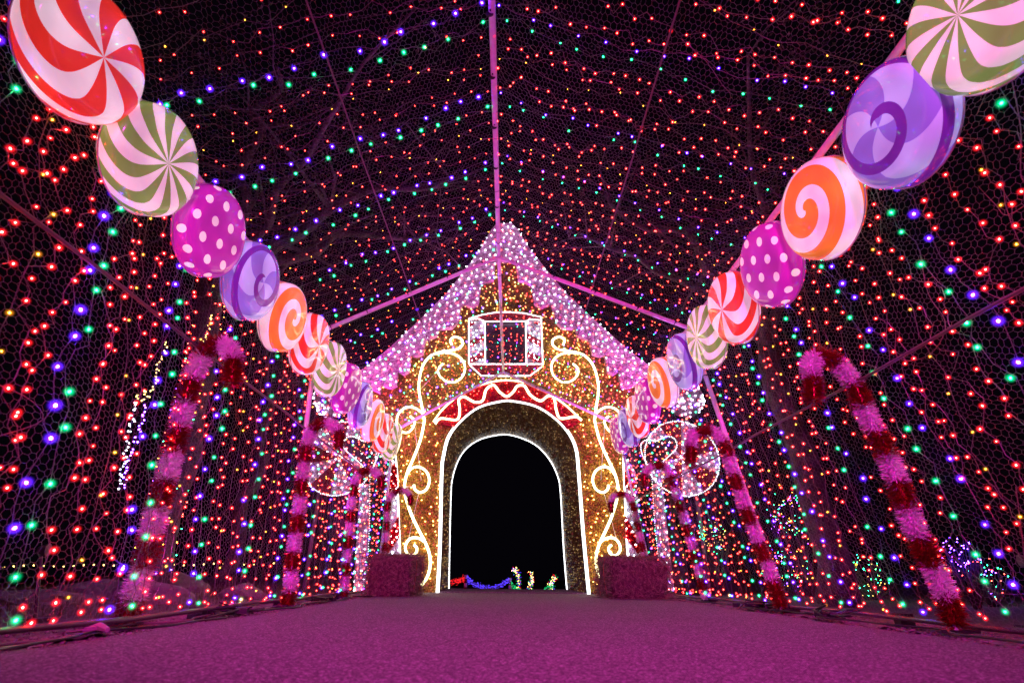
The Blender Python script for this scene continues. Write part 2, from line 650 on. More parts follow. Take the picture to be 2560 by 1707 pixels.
sheet('ground', -90, 90, -30, 150, 90, 180,
      lambda X, Y: -0.03 + fall(Y) - 0.25 * np.clip((Y - 20) / 100, 0, 1) + 0.02 * np.sin(X * 1.7) * np.cos(Y * 1.3) * (abs(X) > 3), MAT['dirt'])


def path_z(X, Y):
    e = np.clip((np.abs(X - 0.17) - 1.35) / 0.35, 0, 1)
    return 0.0 - 0.022 * e + fall(Y) * 0.99


pth = sheet('path', -1.5, 1.9, -3.0, 22, 60, 420, path_z, MAT['asphalt'])
sheet('verge', -1.9, -1.42, -3.0, 10, 10, 300, lambda X, Y: -0.012 + 0.012 * np.sin(X * 31 + Y * 17) * np.sin(Y * 23) , MAT['dirt'])
sheet('verge', 1.84, 2.4, -3.0, 10, 10, 300, lambda X, Y: -0.018 + 0.012 * np.sin(X * 29 + Y * 13) * np.sin(Y * 21) , MAT['dirt'])

# loose gravel along both edges of the path and grit on it
gv, gf = [], []
OCT_V = np.array([[1, 0, 0], [-1, 0, 0], [0, 1, 0], [0, -1, 0], [0, 0, 1], [0, 0, -1]], float)
OCT_F = np.array([[0, 2, 4], [2, 1, 4], [1, 3, 4], [3, 0, 4], [2, 0, 5], [1, 2, 5], [3, 1, 5], [0, 3, 5]])


def stones(name, xr, yr, n, r0, r1, mat, zbase=0.0):
    x = rng.uniform(xr[0], xr[1], n)
    y = rng.uniform(yr[0], yr[1], n)
    r = rng.uniform(r0, r1, n) ** 1.0
    s = rng.uniform(0.5, 1.3, (n, 3)) * r[:, None]
    ang = rng.uniform(0, 6.28, n)
    v = OCT_V[None] * s[:, None, :] + rng.normal(0, 0.15, (n, 6, 3)) * r[:, None, None]
    ca, sa = np.cos(ang)[:, None], np.sin(ang)[:, None]
    vx = v[..., 0] * ca - v[..., 1] * sa
    vy = v[..., 0] * sa + v[..., 1] * ca
    v = np.stack([vx + x[:, None], vy + y[:, None], v[..., 2] * 0.6 + zbase + r[:, None] * 0.2], -1)
    f = OCT_F[None] + (np.arange(n) * 6)[:, None, None]
    return np_mesh(name, v.reshape(-1, 3), f.reshape(-1, 3), mat)


tag(stones('gravel', (-1.95, -1.32), (0.5, 7.5), 5200, 0.003, 0.011, MAT['gravel_stone'], -0.012),
    'loose gravel strewn along the left edge of the path', 'gravel', kind='stuff')
tag(stones('gravel', (1.72, 2.4), (0.5, 7.5), 5200, 0.003, 0.011, MAT['gravel_stone'], -0.018),
    'loose gravel strewn along the right edge of the path', 'gravel', kind='stuff')

# dry grass beyond the left netting
n = 9000
gx = rng.uniform(-6.5, -2.1, n)
gy = rng.uniform(3.2, 10.5, n)
h = rng.uniform(0.04, 0.13, n)
la = rng.normal(0, 0.35, (n, 2)) * h[:, None]
wd = rng.uniform(0, 6.28, n)
wx, wy = np.cos(wd) * 0.0022, np.sin(wd) * 0.0022
v = np.stack([np.stack([gx - wx, gy - wy, np.full(n, -0.035)], 1), np.stack([gx + wx, gy + wy, np.full(n, -0.035)], 1),
              np.stack([gx + la[:, 0], gy + la[:, 1], h - 0.03], 1)], 1).reshape(-1, 3)
tag(np_mesh('grass', v, np.arange(n * 3).reshape(-1, 3), MAT['grass']),
    'dry grass growing outside the left netting among rocks', 'grass', kind='stuff')

# ------------------------------------------------------------------ tunnel frame
Y2, SP = 3.91, 3.05
Y3 = Y2 + SP
PROF2 = [at(713, 1510, Y=Y2), at(793, 832, Y=Y2), at(1247, 640, Y=Y2), at(1722, 820, Y=Y2), at(1968, 1530, Y=Y2)]
PROF3 = [at(941, 1485, Y=Y3), at(985, 1077, Y=Y3), at(1258, 928, Y=Y3), at(1541, 1060, Y=Y3), at(1641, 1485, Y=Y3)]
for P_ in (PROF2, PROF3):
    P_[0].z = 0.0
    P_[4].z = -0.01


def prof(Y):
    t = (Y - Y2) / SP
    if t < -1.0:
        t = -1.0 + (t + 1.0) * 0.2
    out = []
    for a, b in zip(PROF2, PROF3):
        p = a + (b - a) * t
        out.append(Vector((p.x, Y, p.z)))
    return out


frame = empty('tunnel_frame', (0, Y2, 0))
tag(frame, 'pinkish white pipe frame with posts, rafters and ridge carrying the netting tunnel', 'pipe frame')


def part(mb, name, mat, root, smooth=True):
    o = mb.build(name, mat, root, smooth)
    o.matrix_parent_inverse = Matrix.Translation(-Vector(root.location))
    return o


RP = 0.018
mb = MB(); mb.tube([prof(-1.2)[2], prof(Y2)[2], prof(Y3 + 0.02)[2]], RP, 12); part(mb, 'ridge_pipe', MAT['pipe'], frame)
for k in (1, 3):
    mb = MB(); mb.tube([prof(-1.2)[k], prof(Y2)[k], prof(Y3)[k]], RP, 12); part(mb, 'eave_pipe', MAT['pipe'], frame)
tie_spots = []
for Yf in (Y2 - SP, Y2, Y3):
    P_ = prof(Yf)
    for k in (1, 3):
        mb = MB(); mb.tube([P_[2] + Vector((0, 0.002, -0.01)), P_[k] + Vector((0, 0.002, 0))], RP * 0.98, 12)
        part(mb, 'rafter', MAT['pipe'], frame)
        tie_spots += [(P_[2], P_[k], t) for t in (0.1, 0.3, 0.52, 0.74, 0.93)]
    for k, b in ((1, 0), (3, 4)):
        mb = MB(); mb.tube([P_[b], P_[k]], RP, 12)
        part(mb, 'post', MAT['pipe'], frame)
        tie_spots += [(P_[k], P_[b], t) for t in (0.2, 0.45, 0.7)]
        mb = MB(); mb.box(P_[b] + Vector((0, 0, 0.012)), (0.13, 0.10, 0.022), 0.2)
        mb.tube([P_[b] + Vector((0, 0, 0.02)), P_[b] + (P_[k] - P_[b]) * 0.045], RP * 1.35, 10)
        part(mb, 'foot', MAT['black'], frame, False)
P_a, P_b = prof(0.9)[2], prof(Y3)[2]
tie_spots += [(P_a, P_b, t) for t in (0.02, 0.075, 0.13, 0.19, 0.25, 0.31, 0.38, 0.46, 0.55, 0.66, 0.78, 0.9)]
for a, b, t in tie_spots:
    c = a + (b - a) * t
    d = (b - a).normalized()
    mb = MB(); mb.tube([c - d * 0.003, c + d * 0.003], RP * 1.1, 10)
    mb.box(c + Vector((0.004, -RP * 1.15, -0.004)), (0.008, 0.008, 0.008))
    part(mb, 'zip_tie', MAT['tie'], frame, False)
# thin purlin cords on the roof slopes, mid rails on the walls, dark bottom rails


def along(k0, k1, t, y0=-0.6, y1=Y3, n=14, sag=0.02, ph=0.0):
    pts = []
    for i in range(n):
        Y = y0 + (y1 - y0) * i / (n - 1)
        P_ = prof(Y)
        p = P_[k0] + (P_[k1] - P_[k0]) * t
        pts.append(p + Vector((0, 0, -sag * abs(math.sin(math.pi * (Y - Y2) / SP)))) + Vector((0, 0, 0.006 * math.sin(i * 2.1 + ph))))
    return pts


for k0, k1, t, r, nm, mt in ((1, 2, 0.5, 0.0045, 'purlin_cord', 'rope'), (3, 2, 0.5, 0.0045, 'purlin_cord', 'rope'),
                             (0, 1, 0.60, 0.0075, 'mid_rail', 'rail'), (4, 3, 0.52, 0.0075, 'mid_rail', 'rail')):
    mb = MB(); mb.tube(along(k0, k1, t, sag=0.012 if r < 0.006 else 0.0), r, 6); part(mb, nm, MAT[mt], frame)
for k, dx in ((0, -0.03), (4, 0.03)):
    pts = [p + Vector((dx, 0, 0.035)) for p in along(k, k, 0, sag=0.0)]
    mb = MB(); mb.tube(pts, 0.011, 8); part(mb, 'bottom_rail', MAT['dark_pipe'], frame)
    for Y in (0.7, 1.45, 2.9, 5.4):
        p = prof(Y)[k]
        mb = MB(); mb.box((p.x + dx * 2.2, Y, 0.008), (0.07, 0.05, 0.07)); part(mb, 'rail_block', MAT['black'], frame, False)

# ------------------------------------------------------------------ netting
PANELS = [(0, 1), (1, 2), (2, 3), (3, 4)]


def surf(panel, t, Y):
    """point of the netting; t from the first to the second profile corner. vectorised"""
    a, b = PANELS[panel]
    tt = (Y - Y2) / SP
    tt = np.where(tt < -1, -1 + (tt + 1) * 0.2, tt)
    def c(k, i):
        return PROF2[k][i] + (PROF3[k][i] - PROF2[k][i]) * tt
    x = c(a, 0) + (c(b, 0) - c(a, 0)) * t
    z = c(a, 2) + (c(b, 2) - c(a, 2)) * t
    s = np.abs(np.sin(np.pi * (Y - Y2) / SP))
    u = np.abs(np.sin(2 * np.pi * t))
    if panel in (1, 2):
        z = z + 0.022 - 0.05 * s * u * (0.6 + 0.4 * np.sin(3.1 * Y + 5 * t)) + 0.008 * np.sin(9 * Y + 7 * t) * np.sin(11 * t + 2 * Y)
    else:
        sg = -1 if panel == 0 else 1
        x = x + sg * (0.022 + 0.03 * s * u * np.sin(2.3 * Y + 4 * t) + 0.006 * np.sin(8 * Y) * np.sin(13 * t))
        z = np.where(z < 0.02, 0.02, z)
    return x, z


HEX = 0.0245
side_names = ['left wall', 'left roof slope', 'right roof slope', 'right wall']
for pi in range(4):
    a, b = PANELS[pi]
    L = (PROF2[a] - PROF2[b]).length
    y0, y1 = 0.45, Y3
    # hexagons with the twisted edges running along the tunnel width
    w = HEX
    hh = w / math.sqrt(3) * 1.15
    rows = int((y1 - y0) / (1.5 * hh)) + 1
    cols = int(L / w) + 1
    r_, c_ = np.meshgrid(np.arange(rows), np.arange(cols), indexing='ij')
    cx = (c_ + 0.5 * (r_ % 2)) * w
    cy = y0 + r_ * 1.5 * hh
    top = np.stack([cx, cy + hh], -1)
    ul = np.stack([cx - w / 2, cy + hh / 2], -1)
    ur = np.stack([cx + w / 2, cy + hh / 2], -1)
    ll = np.stack([cx - w / 2, cy - hh / 2], -1)
    seg = np.concatenate([np.stack([top, ul], -2).reshape(-1, 2, 2), np.stack([top, ur], -2).reshape(-1, 2, 2), np.stack([ul, ll], -2).reshape(-1, 2, 2)])
    seg = seg[(seg[:, :, 0].max(1) < L) & (seg[:, :, 0].min(1) > 0) & (seg[:, :, 1].max(1) < y1) & (seg[:, :, 1].min(1) > y0)]
    s = seg[..., 0]; Y = seg[..., 1]
    jx = 0.0045 * np.sin(s * 61 + Y * 37) + 0.011 * np.sin(s * 9 + Y * 6 + 2 * np.sin(Y * 3))
    jy = 0.0045 * np.sin(s * 43 - Y * 71) + 0.009 * np.sin(s * 7 - Y * 10 + 2 * np.sin(s * 4))
    Ys = np.clip(Y + jy, y0, y1)
    x, z = surf(pi, np.clip((s + jx) / L, 0, 1), Ys)
    P = np.stack([x, Ys, z], -1)
    q = P[:, 0] - np.array(CAM)
    zc = q @ np.array(_f)
    vis = (zc > 0.1) & (np.abs(q @ np.array(_A)) / np.maximum(zc, .05) * F_PX < 1750) & (np.abs(q @ np.array(_B)) / np.maximum(zc, .05) * F_PX < 1300)
    P = P[vis]
    d = P[:, 1] - P[:, 0]
    d /= np.linalg.norm(d, axis=1)[:, None] + 1e-9
    up = np.array([0.31, 0.2, 0.93])
    e1 = np.cross(d, up); e1 /= np.linalg.norm(e1, axis=1)[:, None] + 1e-9
    e2 = np.cross(d, e1)
    rr = 0.00055
    ring = [e1 * rr, (-0.5 * e1 + 0.866 * e2) * rr, (-0.5 * e1 - 0.866 * e2) * rr]
    V = np.stack([P[:, 0] + ring[0], P[:, 0] + ring[1], P[:, 0] + ring[2], P[:, 1] + ring[0], P[:, 1] + ring[1], P[:, 1] + ring[2]], 1)
    base = (np.arange(len(P)) * 6)[:, None]
    Fq = np.concatenate([base + np.array([0, 1, 4, 3]), base + np.array([1, 2, 5, 4]), base + np.array([2, 0, 3, 5])])
    o = np_mesh('wire_netting', V.reshape(-1, 3), Fq, MAT['wire'])
    tag(o, 'hexagonal wire netting stretched over the %s of the tunnel' % side_names[pi], 'netting', 'netting panels of the tunnel')

# ------------------------------------------------------------------ light strings over the tunnel
PLEN = [(PROF2[a] - PROF2[b]).length for a, b in PANELS]
COLS = dict(blue=('blue_bulb', 0.0080), green=('green_bulb', 0.0073), red=('red_bulb', 0.0053), amber=('amber_bulb', 0.0044))
BULB_ME = {}
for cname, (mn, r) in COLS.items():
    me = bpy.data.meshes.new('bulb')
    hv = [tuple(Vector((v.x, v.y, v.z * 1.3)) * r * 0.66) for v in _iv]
    hc = [tuple(v * r * HALO) for v in ICO2]  # outer shell, added as the glow halo
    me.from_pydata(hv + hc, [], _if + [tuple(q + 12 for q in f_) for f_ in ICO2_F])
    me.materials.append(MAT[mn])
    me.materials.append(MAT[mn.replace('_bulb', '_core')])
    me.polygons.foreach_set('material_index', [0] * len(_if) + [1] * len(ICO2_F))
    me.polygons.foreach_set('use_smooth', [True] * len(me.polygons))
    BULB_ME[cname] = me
COLOUR_WORD = dict(blue='blue', green='green', red='red', amber='amber')
cyc = ['blue', 'green', 'red', 'red', 'amber', 'red', 'red']
near_count = 0
cnum = {}


def ordinal(i):
    w = ['first', 'second', 'third', 'fourth', 'fifth', 'sixth', 'seventh', 'eighth', 'ninth', 'tenth', 'eleventh', 'twelfth', 'thirteenth', 'fourteenth',
         'fifteenth', 'sixteenth', 'seventeenth', 'eighteenth', 'nineteenth']
    if i <= 19:
        return w[i - 1]
    t_, u_ = divmod(i, 10)
    tens = {2: 'twent', 3: 'thirt', 4: 'fort', 5: 'fift'}[t_]
    return tens + ('ieth' if u_ == 0 else 'y-' + w[u_ - 1])


Yk = 0.62
k = 0
period = 0.52
while Yk < Y3 - 0.05:
    cname = cyc[k % len(cyc)]
    mn, r0 = COLS[cname]
    root = None
    wire = []
    bulbs = MB()
    singles = []
    wob = random.uniform(0, 6.28)
    for pi in range(4):
        L = PLEN[pi]
        step = {'blue': 0.125, 'green': 0.13, 'red': 0.10, 'amber': 0.155}[cname]
        if cname == 'red' and pi == 2:
            step = 0.076
        if cname == 'red' and pi in (0, 3):
            step = 0.070
        nb = int(L / step)
        for i in range(nb):
            t = (i + 0.5 + random.uniform(-0.25, 0.25)) / nb
            Yb = Yk + 0.022 * math.sin(t * 5 + wob + pi) + random.gauss(0, 0.010 if cname in ('blue', 'green') else 0.024)
            Yb = min(max(Yb, 0.5), Y3 - 0.01)
            x, z = surf(pi, t, np.float64(Yb))
            p = Vector((float(x), Yb, float(z)))
            if p.z < 0.05:
                p.z = 0.05 + random.random() * 0.03
            nrm = [Vector((-1, 0, 0.1)), Vector((-0.35, 0, 1)), Vector((0.35, 0, 1)), Vector((1, 0, 0.1))][pi].normalized()
            r = r0
            off = random.uniform(-0.012, 0.012)
            if pi == 1:
                r *= 0.62 if cname in ('red', 'amber') else 0.92
            if pi == 2:
                if cname in ('blue', 'green'):
                    off = random.uniform(0.018, 0.032); r *= 0.55
                elif cname == 'amber':
                    r *= 0.6
                else:
                    r *= 0.82
            r *= random.uniform(0.8, 1.1)
            p = p + nrm * off
            wire.append(p + nrm * 0.012 + Vector((0, random.gauss(0, 0.008), 0)))
            if random.random() < 0.035:
                continue                                   # a dead bulb
            if not in_view(p, 220):
                continue
            if (p - CAM).length < 2.75 and r > 0.0045 and in_view(p, 0):
                singles.append((p, r / r0))
            else:
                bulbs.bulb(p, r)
    mbw = MB()
    sm = []
    for a, b in zip(wire, wire[1:]):
        sm += [a, (a + b) / 2 + Vector((random.gauss(0, 0.006), random.gauss(0, 0.02), random.gauss(0, 0.006)))]
    sm.append(wire[-1])
    mbw.tube(sm, 0.0017, 3, False)
    root = mbw.build('light_string', MAT['cable'])
    cnum[cname] = cnum.get(cname, 0) + 1
    root['label'] = 'string of %s mini lights arching over the tunnel, %s %s one from its near end' % (cname, ordinal(cnum[cname]), cname)
    root['category'] = 'light string'
    root['group'] = '%s light strings over the tunnel' % COLOUR_WORD[cname]
    for p, s_ in singles:
        o = bpy.data.objects.new('bulb', BULB_ME[cname])
        COL.objects.link(o)
        o.parent = root
        o.location = p
        o.scale = (s_, s_, s_)
        o.rotation_euler = (random.uniform(-0.7, 0.7), random.uniform(-0.7, 0.7), 0)
    near_count += len(singles)
    if bulbs.n:
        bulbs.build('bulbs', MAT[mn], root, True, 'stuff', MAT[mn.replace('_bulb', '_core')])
    Yk += period / len(cyc) + random.uniform(-0.006, 0.006)
    k += 1
print('near bulbs', near_count, 'strings', k)

# loose cable loops hanging on the walls
for i in range(26):
    pi = random.choice([0, 0, 3, 3, 1, 2])
    Yc = random.uniform(0.9, 6.2)
    t0 = random.uniform(0.1, 0.8)
    pts = []
    for j in range(7):
        u = j / 6
        Yb = Yc + u * random.uniform(0.25, 0.5)
        t = t0 + 0.12 * math.sin(u * 3.1) + 0.1 * u
        x, z = surf(pi, min(max(t, 0.02), 0.98), np.float64(min(Yb, Y3)))
        pts.append(Vector((float(x) * 1.008, min(Yb, Y3), float(z) + 0.01)))
    mb = MB(); mb.tube(spline(pts, 4), 0.0016, 4)
    o = mb.build('loose_cable', MAT['rope'])
    pn_ = side_names[pi]
    tag(o, 'thin loose cable looped on the netting of the %s' % pn_, 'cable', 'loose cables on the %s netting' % pn_)

# ------------------------------------------------------------------ candy signs under the eaves
prof_pts = [(0.0, 0.050), (0.08, 0.049), (0.14, 0.046), (0.175, 0.0455), (0.195, 0.044), (0.214, 0.037), (0.231, 0.022), (0.240, 0.004), (0.244, -0.03),
            (0.241, -0.066), (0.225, -0.086), (0.18, -0.094), (0.0, -0.094)]
NS = 64
lv, lf = [(0, 0, prof_pts[0][1])], []
for rr, zz in prof_pts[1:-1]:
    for j in range(NS):
        a = 2 * math.pi * j / NS
        lv.append((rr * math.cos(a), rr * math.sin(a), zz))
lv.append((0, 0, prof_pts[-1][1]))
nr = len(prof_pts) - 2
for j in range(NS):
    j2 = (j + 1) % NS
    lf.append((0, 1 + j, 1 + j2))
    for i in range(nr - 1):
        lf.append((1 + i * NS + j, 1 + (i + 1) * NS + j, 1 + (i + 1) * NS + j2, 1 + i * NS + j2))
    lf.append((1 + (nr - 1) * NS + j, len(lv) - 1, 1 + (nr - 1) * NS + j2))
CANDY_ME, WORDS = {}, dict(red='red and white peppermint', green='green and white pinwheel', orange='orange and white spiral',
                           purple='lilac candy with dark purple spiral', dots='magenta candy with pale polka dots')
for kind in WORDS:
    for fl in (1, -1):
        me = bpy.data.meshes.new('candy_sign')
        me.from_pydata(lv, [], lf)
        me.materials.append(candy_mat(kind, fl))
        me.polygons.foreach_set('use_smooth', [True] * len(me.polygons))
        CANDY_ME[kind, fl] = me
lipm = MB()
ring = [Vector((0.2445 * math.cos(a), 0.2445 * math.sin(a), -0.060)) for a in np.linspace(0, 2 * math.pi, 49)]
lipm.tube(ring, 0.0035, 5, False)
lip_proto = None
LEFT = [('red', 228, 140), ('green', 395, 405), ('dots', 540, 582), ('purple', 640, 705), ('orange', 718, 795), ('red', 783, 862), ('green', 832, 924),
        ('dots', 873, 972), ('purple', 908, 1013), ('orange', 938, 1050), ('red', 963, 1083), ('green', 985, 1105)]
RIGHT = [('green', 2430, 35), ('purple', 2225, 315), ('orange', 2037, 525), ('dots', 1915, 665), ('red', 1822, 772), ('green', 1757, 843),
         ('purple', 1702, 905), ('orange', 1650, 957), ('dots', 1612, 1003), ('red', 1588, 1042), ('purple', 1566, 1068), ('dots', 1543, 1088)]
ORD = ['nearest', 'second', 'third', 'fourth', 'fifth', 'sixth', 'seventh', 'eighth', 'ninth', 'tenth', 'eleventh', 'farthest']
lip_me = None
for side, lst in ((-1, LEFT), (1, RIGHT)):
    for i, (kind, u, v) in enumerate(lst):
        p0 = at(u, v, X=side * 1.45)
        xe = prof(p0.y)[1 if side < 0 else 3].x
        Xc = xe - side * 0.125
        p = at(u, v, X=Xc)
        o = bpy.data.objects.new('candy_sign', CANDY_ME[kind, 1 if side < 0 else -1])
        COL.objects.link(o)
        nrm = Vector((-side * 1.0, 0.01 - 0.05 * random.random(), -0.16 + random.uniform(-0.05, 0.05))).normalized()
        q = nrm.to_track_quat('Z', 'Y')
        o.rotation_mode = 'QUATERNION'
        from mathutils import Quaternion
        o.rotation_quaternion = q @ Quaternion((0, 0, 1), random.uniform(-0.5, 0.5))
        o.location = p
        o.scale = (0.95, 0.95, 0.95)
        w_ = WORDS[kind]
        if 'candy' not in w_:
            w_ += ' candy'
        tag(o, '%s sign, %s along the %s eave' % (w_, ORD[i], 'left' if side < 0 else 'right'), 'candy sign', 'candy signs hung along the eaves')
        if lip_me is None:
            l = lipm.build('rim_lip', MAT['lip'], o, True)
            lip_me = l.data
        else:
            l = bpy.data.objects.new('rim_lip', lip_me)
            COL.objects.link(l)
            l.parent = o
        # strap that ties the sign to the eave pipe
        mb = MB()
        mb.box((0, 0, -0.101), (0.03, 0.20, 0.012))
        mb.build('mounting_strap', MAT['black'], o)

# ------------------------------------------------------------------ tinsel candy canes
CANES = [
    ('L', 2.40, [(578, 957), (582, 925), (578, 880), (550, 858), (518, 872), (497, 910), (478, 950), (459, 1022), (431, 1137), (392, 1276), (361, 1410), (337, 1481), (328, 1520)], 'nearest on the left'),
    ('L', Y2 - 0.08, [(847, 1118), (848, 1088), (838, 1067), (811, 1057), (784, 1072), (770, 1100), (765, 1132), (759, 1170), (752, 1240), (744, 1305), (732, 1391), (724, 1480), (721, 1500)], 'second on the left'),
    ('L', 5.4, [(952, 1220), (954, 1203), (946, 1186), (924, 1174), (900, 1183), (887, 1206), (882, 1238), (878, 1271), (874, 1330), (865, 1407), (861, 1468), (860, 1492)], 'third on the left'),
    ('L', Y3 - 0.1, [(1025, 1262), (1025, 1240), (1007, 1225), (984, 1231), (972, 1252), (968, 1280), (966, 1334), (960, 1395), (955, 1450), (952, 1478)], 'farthest on the left, behind the bale'),
    ('R', 2.40, [(2035, 1000), (2033, 955), (2025, 912), (2055, 890), (2103, 918), (2141, 972), (2164, 1030), (2189, 1081), (2224, 1151), (2269, 1278), (2305, 1363), (2344, 1441), (2371, 1507), (2393, 1585)], 'nearest on the right'),
    ('R', Y2 - 0.08, [(1727, 1156), (1727, 1121), (1728, 1093), (1748, 1079), (1778, 1077), (1801, 1093), (1815, 1120), (1826, 1160), (1845, 1215), (1866, 1280), (1895, 1350), (1924, 1425), (1945, 1490), (1955, 1525)], 'second on the right'),
    ('R', 5.4, [(1612, 1215), (1613, 1180), (1635, 1165), (1662, 1167), (1677, 1190), (1692, 1236), (1713, 1307), (1734, 1376), (1752, 1441), (1768, 1495)], 'third on the right'),
    ('R', Y3 - 0.1, [(1528, 1280), (1527, 1255), (1536, 1240), (1552, 1233), (1568, 1240), (1581, 1261), (1590, 1290), (1600, 1345), (1612, 1400), (1622, 1475)], 'farthest on the right, behind the bale'),
]


def blades(pts, r_in, r_out, count, wdt):
    """fringe of foil strips standing off a line"""
    n = count
    P = np.array([tuple(p) for p in pts])
    seglen = np.linalg.norm(np.diff(P, axis=0), axis=1)
    cum = np.concatenate([[0], np.cumsum(seglen)])
    s = rng.uniform(0, cum[-1], n)
    idx = np.clip(np.searchsorted(cum, s) - 1, 0, len(P) - 2)
    fr = (s - cum[idx]) / (seglen[idx] + 1e-9)
    c = P[idx] + (P[idx + 1] - P[idx]) * fr[:, None]
    t = (P[idx + 1] - P[idx]) / (seglen[idx][:, None] + 1e-9)
    rnd = rng.normal(0, 1, (n, 3))
    c = c + t * rng.normal(0, 0.006, n)[:, None]
    rad = rnd - t * (rnd * t).sum(1)[:, None]
    rad /= np.linalg.norm(rad, axis=1)[:, None] + 1e-9
    dirv = rad + t * rng.normal(0, 0.35, n)[:, None] + rng.normal(0, 0.2, (n, 3))
    dirv /= np.linalg.norm(dirv, axis=1)[:, None]
    L = rng.uniform(r_in, r_out, n)
    side = np.cross(dirv, t + rng.normal(0, 0.5, (n, 3)))
    side /= np.linalg.norm(side, axis=1)[:, None] + 1e-9
    w = wdt * rng.uniform(0.6, 1.3, n)[:, None]
    a = c + dirv * 0.01
    b = c + dirv * L[:, None]
    V = np.stack([a - side * w, a + side * w, b + side * w * 0.35, b - side * w * 0.35], 1).reshape(-1, 3)
    return V, np.arange(n * 4).reshape(-1, 4)


for side, Yc, px, words in CANES:
    path = [at(u, v, Y=Yc) for u, v in px]
    base = path[-1]
    if base.z > 0.0 and Yc < 3:
        path.append(Vector((base.x - (0.01 if side == 'L' else -0.01), Yc, 0.0)))
    path[-1] = Vector((path[-1].x, Yc, 0.0))
    root = empty('tinsel_candy_cane', path[-1])
    tag(root, 'red and white tinsel candy cane, %s' % words, 'candy cane', 'tinsel candy canes along the tunnel')
    sp = spline(path, 5)
    mb = MB(); mb.tube(sp, 0.010, 8); part(mb, 'pole', MAT['pipe'], root)
    fine = resample(sp, 0.02)
    # bands of garland
    seg_n = 6 if Yc > 2 else 7
    i0, colr = 0, True
    dense = 1.0 if Yc < 3 else (0.75 if Yc < 4.5 else 0.5)
    big = 1.0
    stop = len(fine) - (1 if side == 'L' else 2)
    while i0 < stop:
        i1 = min(i0 + seg_n, stop)
        if stop - i1 < 3:
            i1 = stop
        pts = fine[i0:i1 + 1]
        if len(pts) < 2:
            break
        cnt = int(len(pts) * 135 * dense)
        V, Fq = blades(pts, 0.034, 0.064 if colr else 0.060, int(cnt * 1.5), (0.0026 if colr else 0.0030) / dense ** 0.5)
        core = MB(); core.tube(pts, 0.026, 8)
        cv = np.array([tuple(v) for v in core.v]); 
        o = np_mesh('garland_band', V, Fq, MAT['red_g' if colr else 'white_g'], root)
        o.matrix_parent_inverse = Matrix.Translation(-Vector(root.location))
        o['label'] = ('red' if colr else 'white') + ' tinsel band'
        c_ = core.build('garland_core', MAT['red_g' if colr else 'white_g'], o, True)
        i0 = i1
        colr = not colr
    # small stand plate
    mb = MB(); mb.box(path[-1] + Vector((0.02 if side == 'R' else -0.02, 0, 0.006)), (0.14, 0.06, 0.012), 0.3)
    part(mb, 'base_plate', MAT['black'], root, False)

# ------------------------------------------------------------------ gingerbread house
YH, YB = 7.30, 9.15


def mirror(u, v):
    return 2 * (1262 + 0.026 * (v - 600)) - u, v


def HP(pts, Y):
    return [at(u, v, Y=Y) for u, v in pts]


house = empty('gingerbread_house', (0.1, YH, 0))
tag(house, 'glowing gingerbread house front of gold tinsel with white icing roof and arched doorway', 'gingerbread house')


def Z1(x, y):
    return (850 + x / 2.735, 500 + y / 2.735)


def Z2(x, y):
    return (850 + x / 2.735, 1000 + y / 2.735)


ARCH_F = [Z2(*p) for p in ((668, 1325), (685, 1000), (697, 500), (710, 380), (745, 250), (830, 140), (950, 50), (1100, 10), (1180, 8), (1330, 40), (1450, 110),
                           (1550, 210), (1610, 330), (1630, 500), (1660, 900), (1700, 1330))]
ARCH_B = [Z2(*p) for p in ((742, 1310), (755, 700), (770, 520), (830, 370), (930, 280), (1060, 240), (1180, 240), (1330, 300), (1430, 400), (1490, 520),
                           (1510, 640), (1530, 1000), (1555, 1320))]
ROOF_OUT_L = [(1258, 564), (1243, 562), (1228, 580), (1201, 628), (1159, 684), (1120, 734), (1083, 771), (1035, 818), (981, 868), (945, 898), (905, 928), (893, 948)]
ROOF_IN_L = [(905, 962), (925, 972), (951, 985), (955, 966), (978, 973), (993, 966), (996, 932), (1011, 940), (1024, 930), (1029, 892), (1042, 894), (1059, 887),
             (1065, 856), (1080, 849), (1095, 840), (1098, 825), (1131, 823), (1146, 807), (1151, 779), (1157, 764), (1180, 772), (1197, 763),
             (1203, 715), (1218, 708), (1234, 704), (1238, 660), (1250, 655), (1262, 657)]
ROOF_OUT_R = [mirror(*p) for p in reversed(ROOF_OUT_L[1:])]
ROOF_IN_R = [mirror(*p) for p in reversed(ROOF_IN_L[:-1])]
af = spline(HP(ARCH_F, YH), 4)
af[0].z = 0; af[-1].z = 0
ab = spline(HP(ARCH_B, YB), 4)
ab[0].z = 0; ab[-1].z = 0


def clean(poly):
    out = []
    for p in poly:
        if not out or (Vector(p) - Vector(out[-1])).length > 1e-3:
            out.append(p)
    return out


def slab(poly, y0, y1, name, mat, parent, holes=None):
    """flat board cut to an outline (x, z) with thickness"""
    import bmesh
    poly = clean([(p.x, p.z) for p in poly])
    bm = bmesh.new()
    fr = [bm.verts.new((x, y0, z)) for x, z in poly]
    bk = [bm.verts.new((x, y1, z)) for x, z in poly]
    n = len(poly)
    for a_, b_, c_ in tessellate_polygon([[Vector((x, z, 0)) for x, z in poly]]):
        bm.faces.new((fr[a_], fr[b_], fr[c_]))
        bm.faces.new((bk[c_], bk[b_], bk[a_]))
    for i in range(n):
        j = (i + 1) % n
        bm.faces.new((fr[i], bk[i], bk[j], fr[j]))
    bmesh.ops.recalc_face_normals(bm, faces=bm.faces)
    me = bpy.data.meshes.new(name)
    bm.to_mesh(me)
    bm.free()
    me.materials.append(mat)
    o = bpy.data.objects.new(name, me)
    COL.objects.link(o)
    o.parent = parent
    o.matrix_parent_inverse = Matrix.Translation(-Vector(parent.location))
    return o, poly


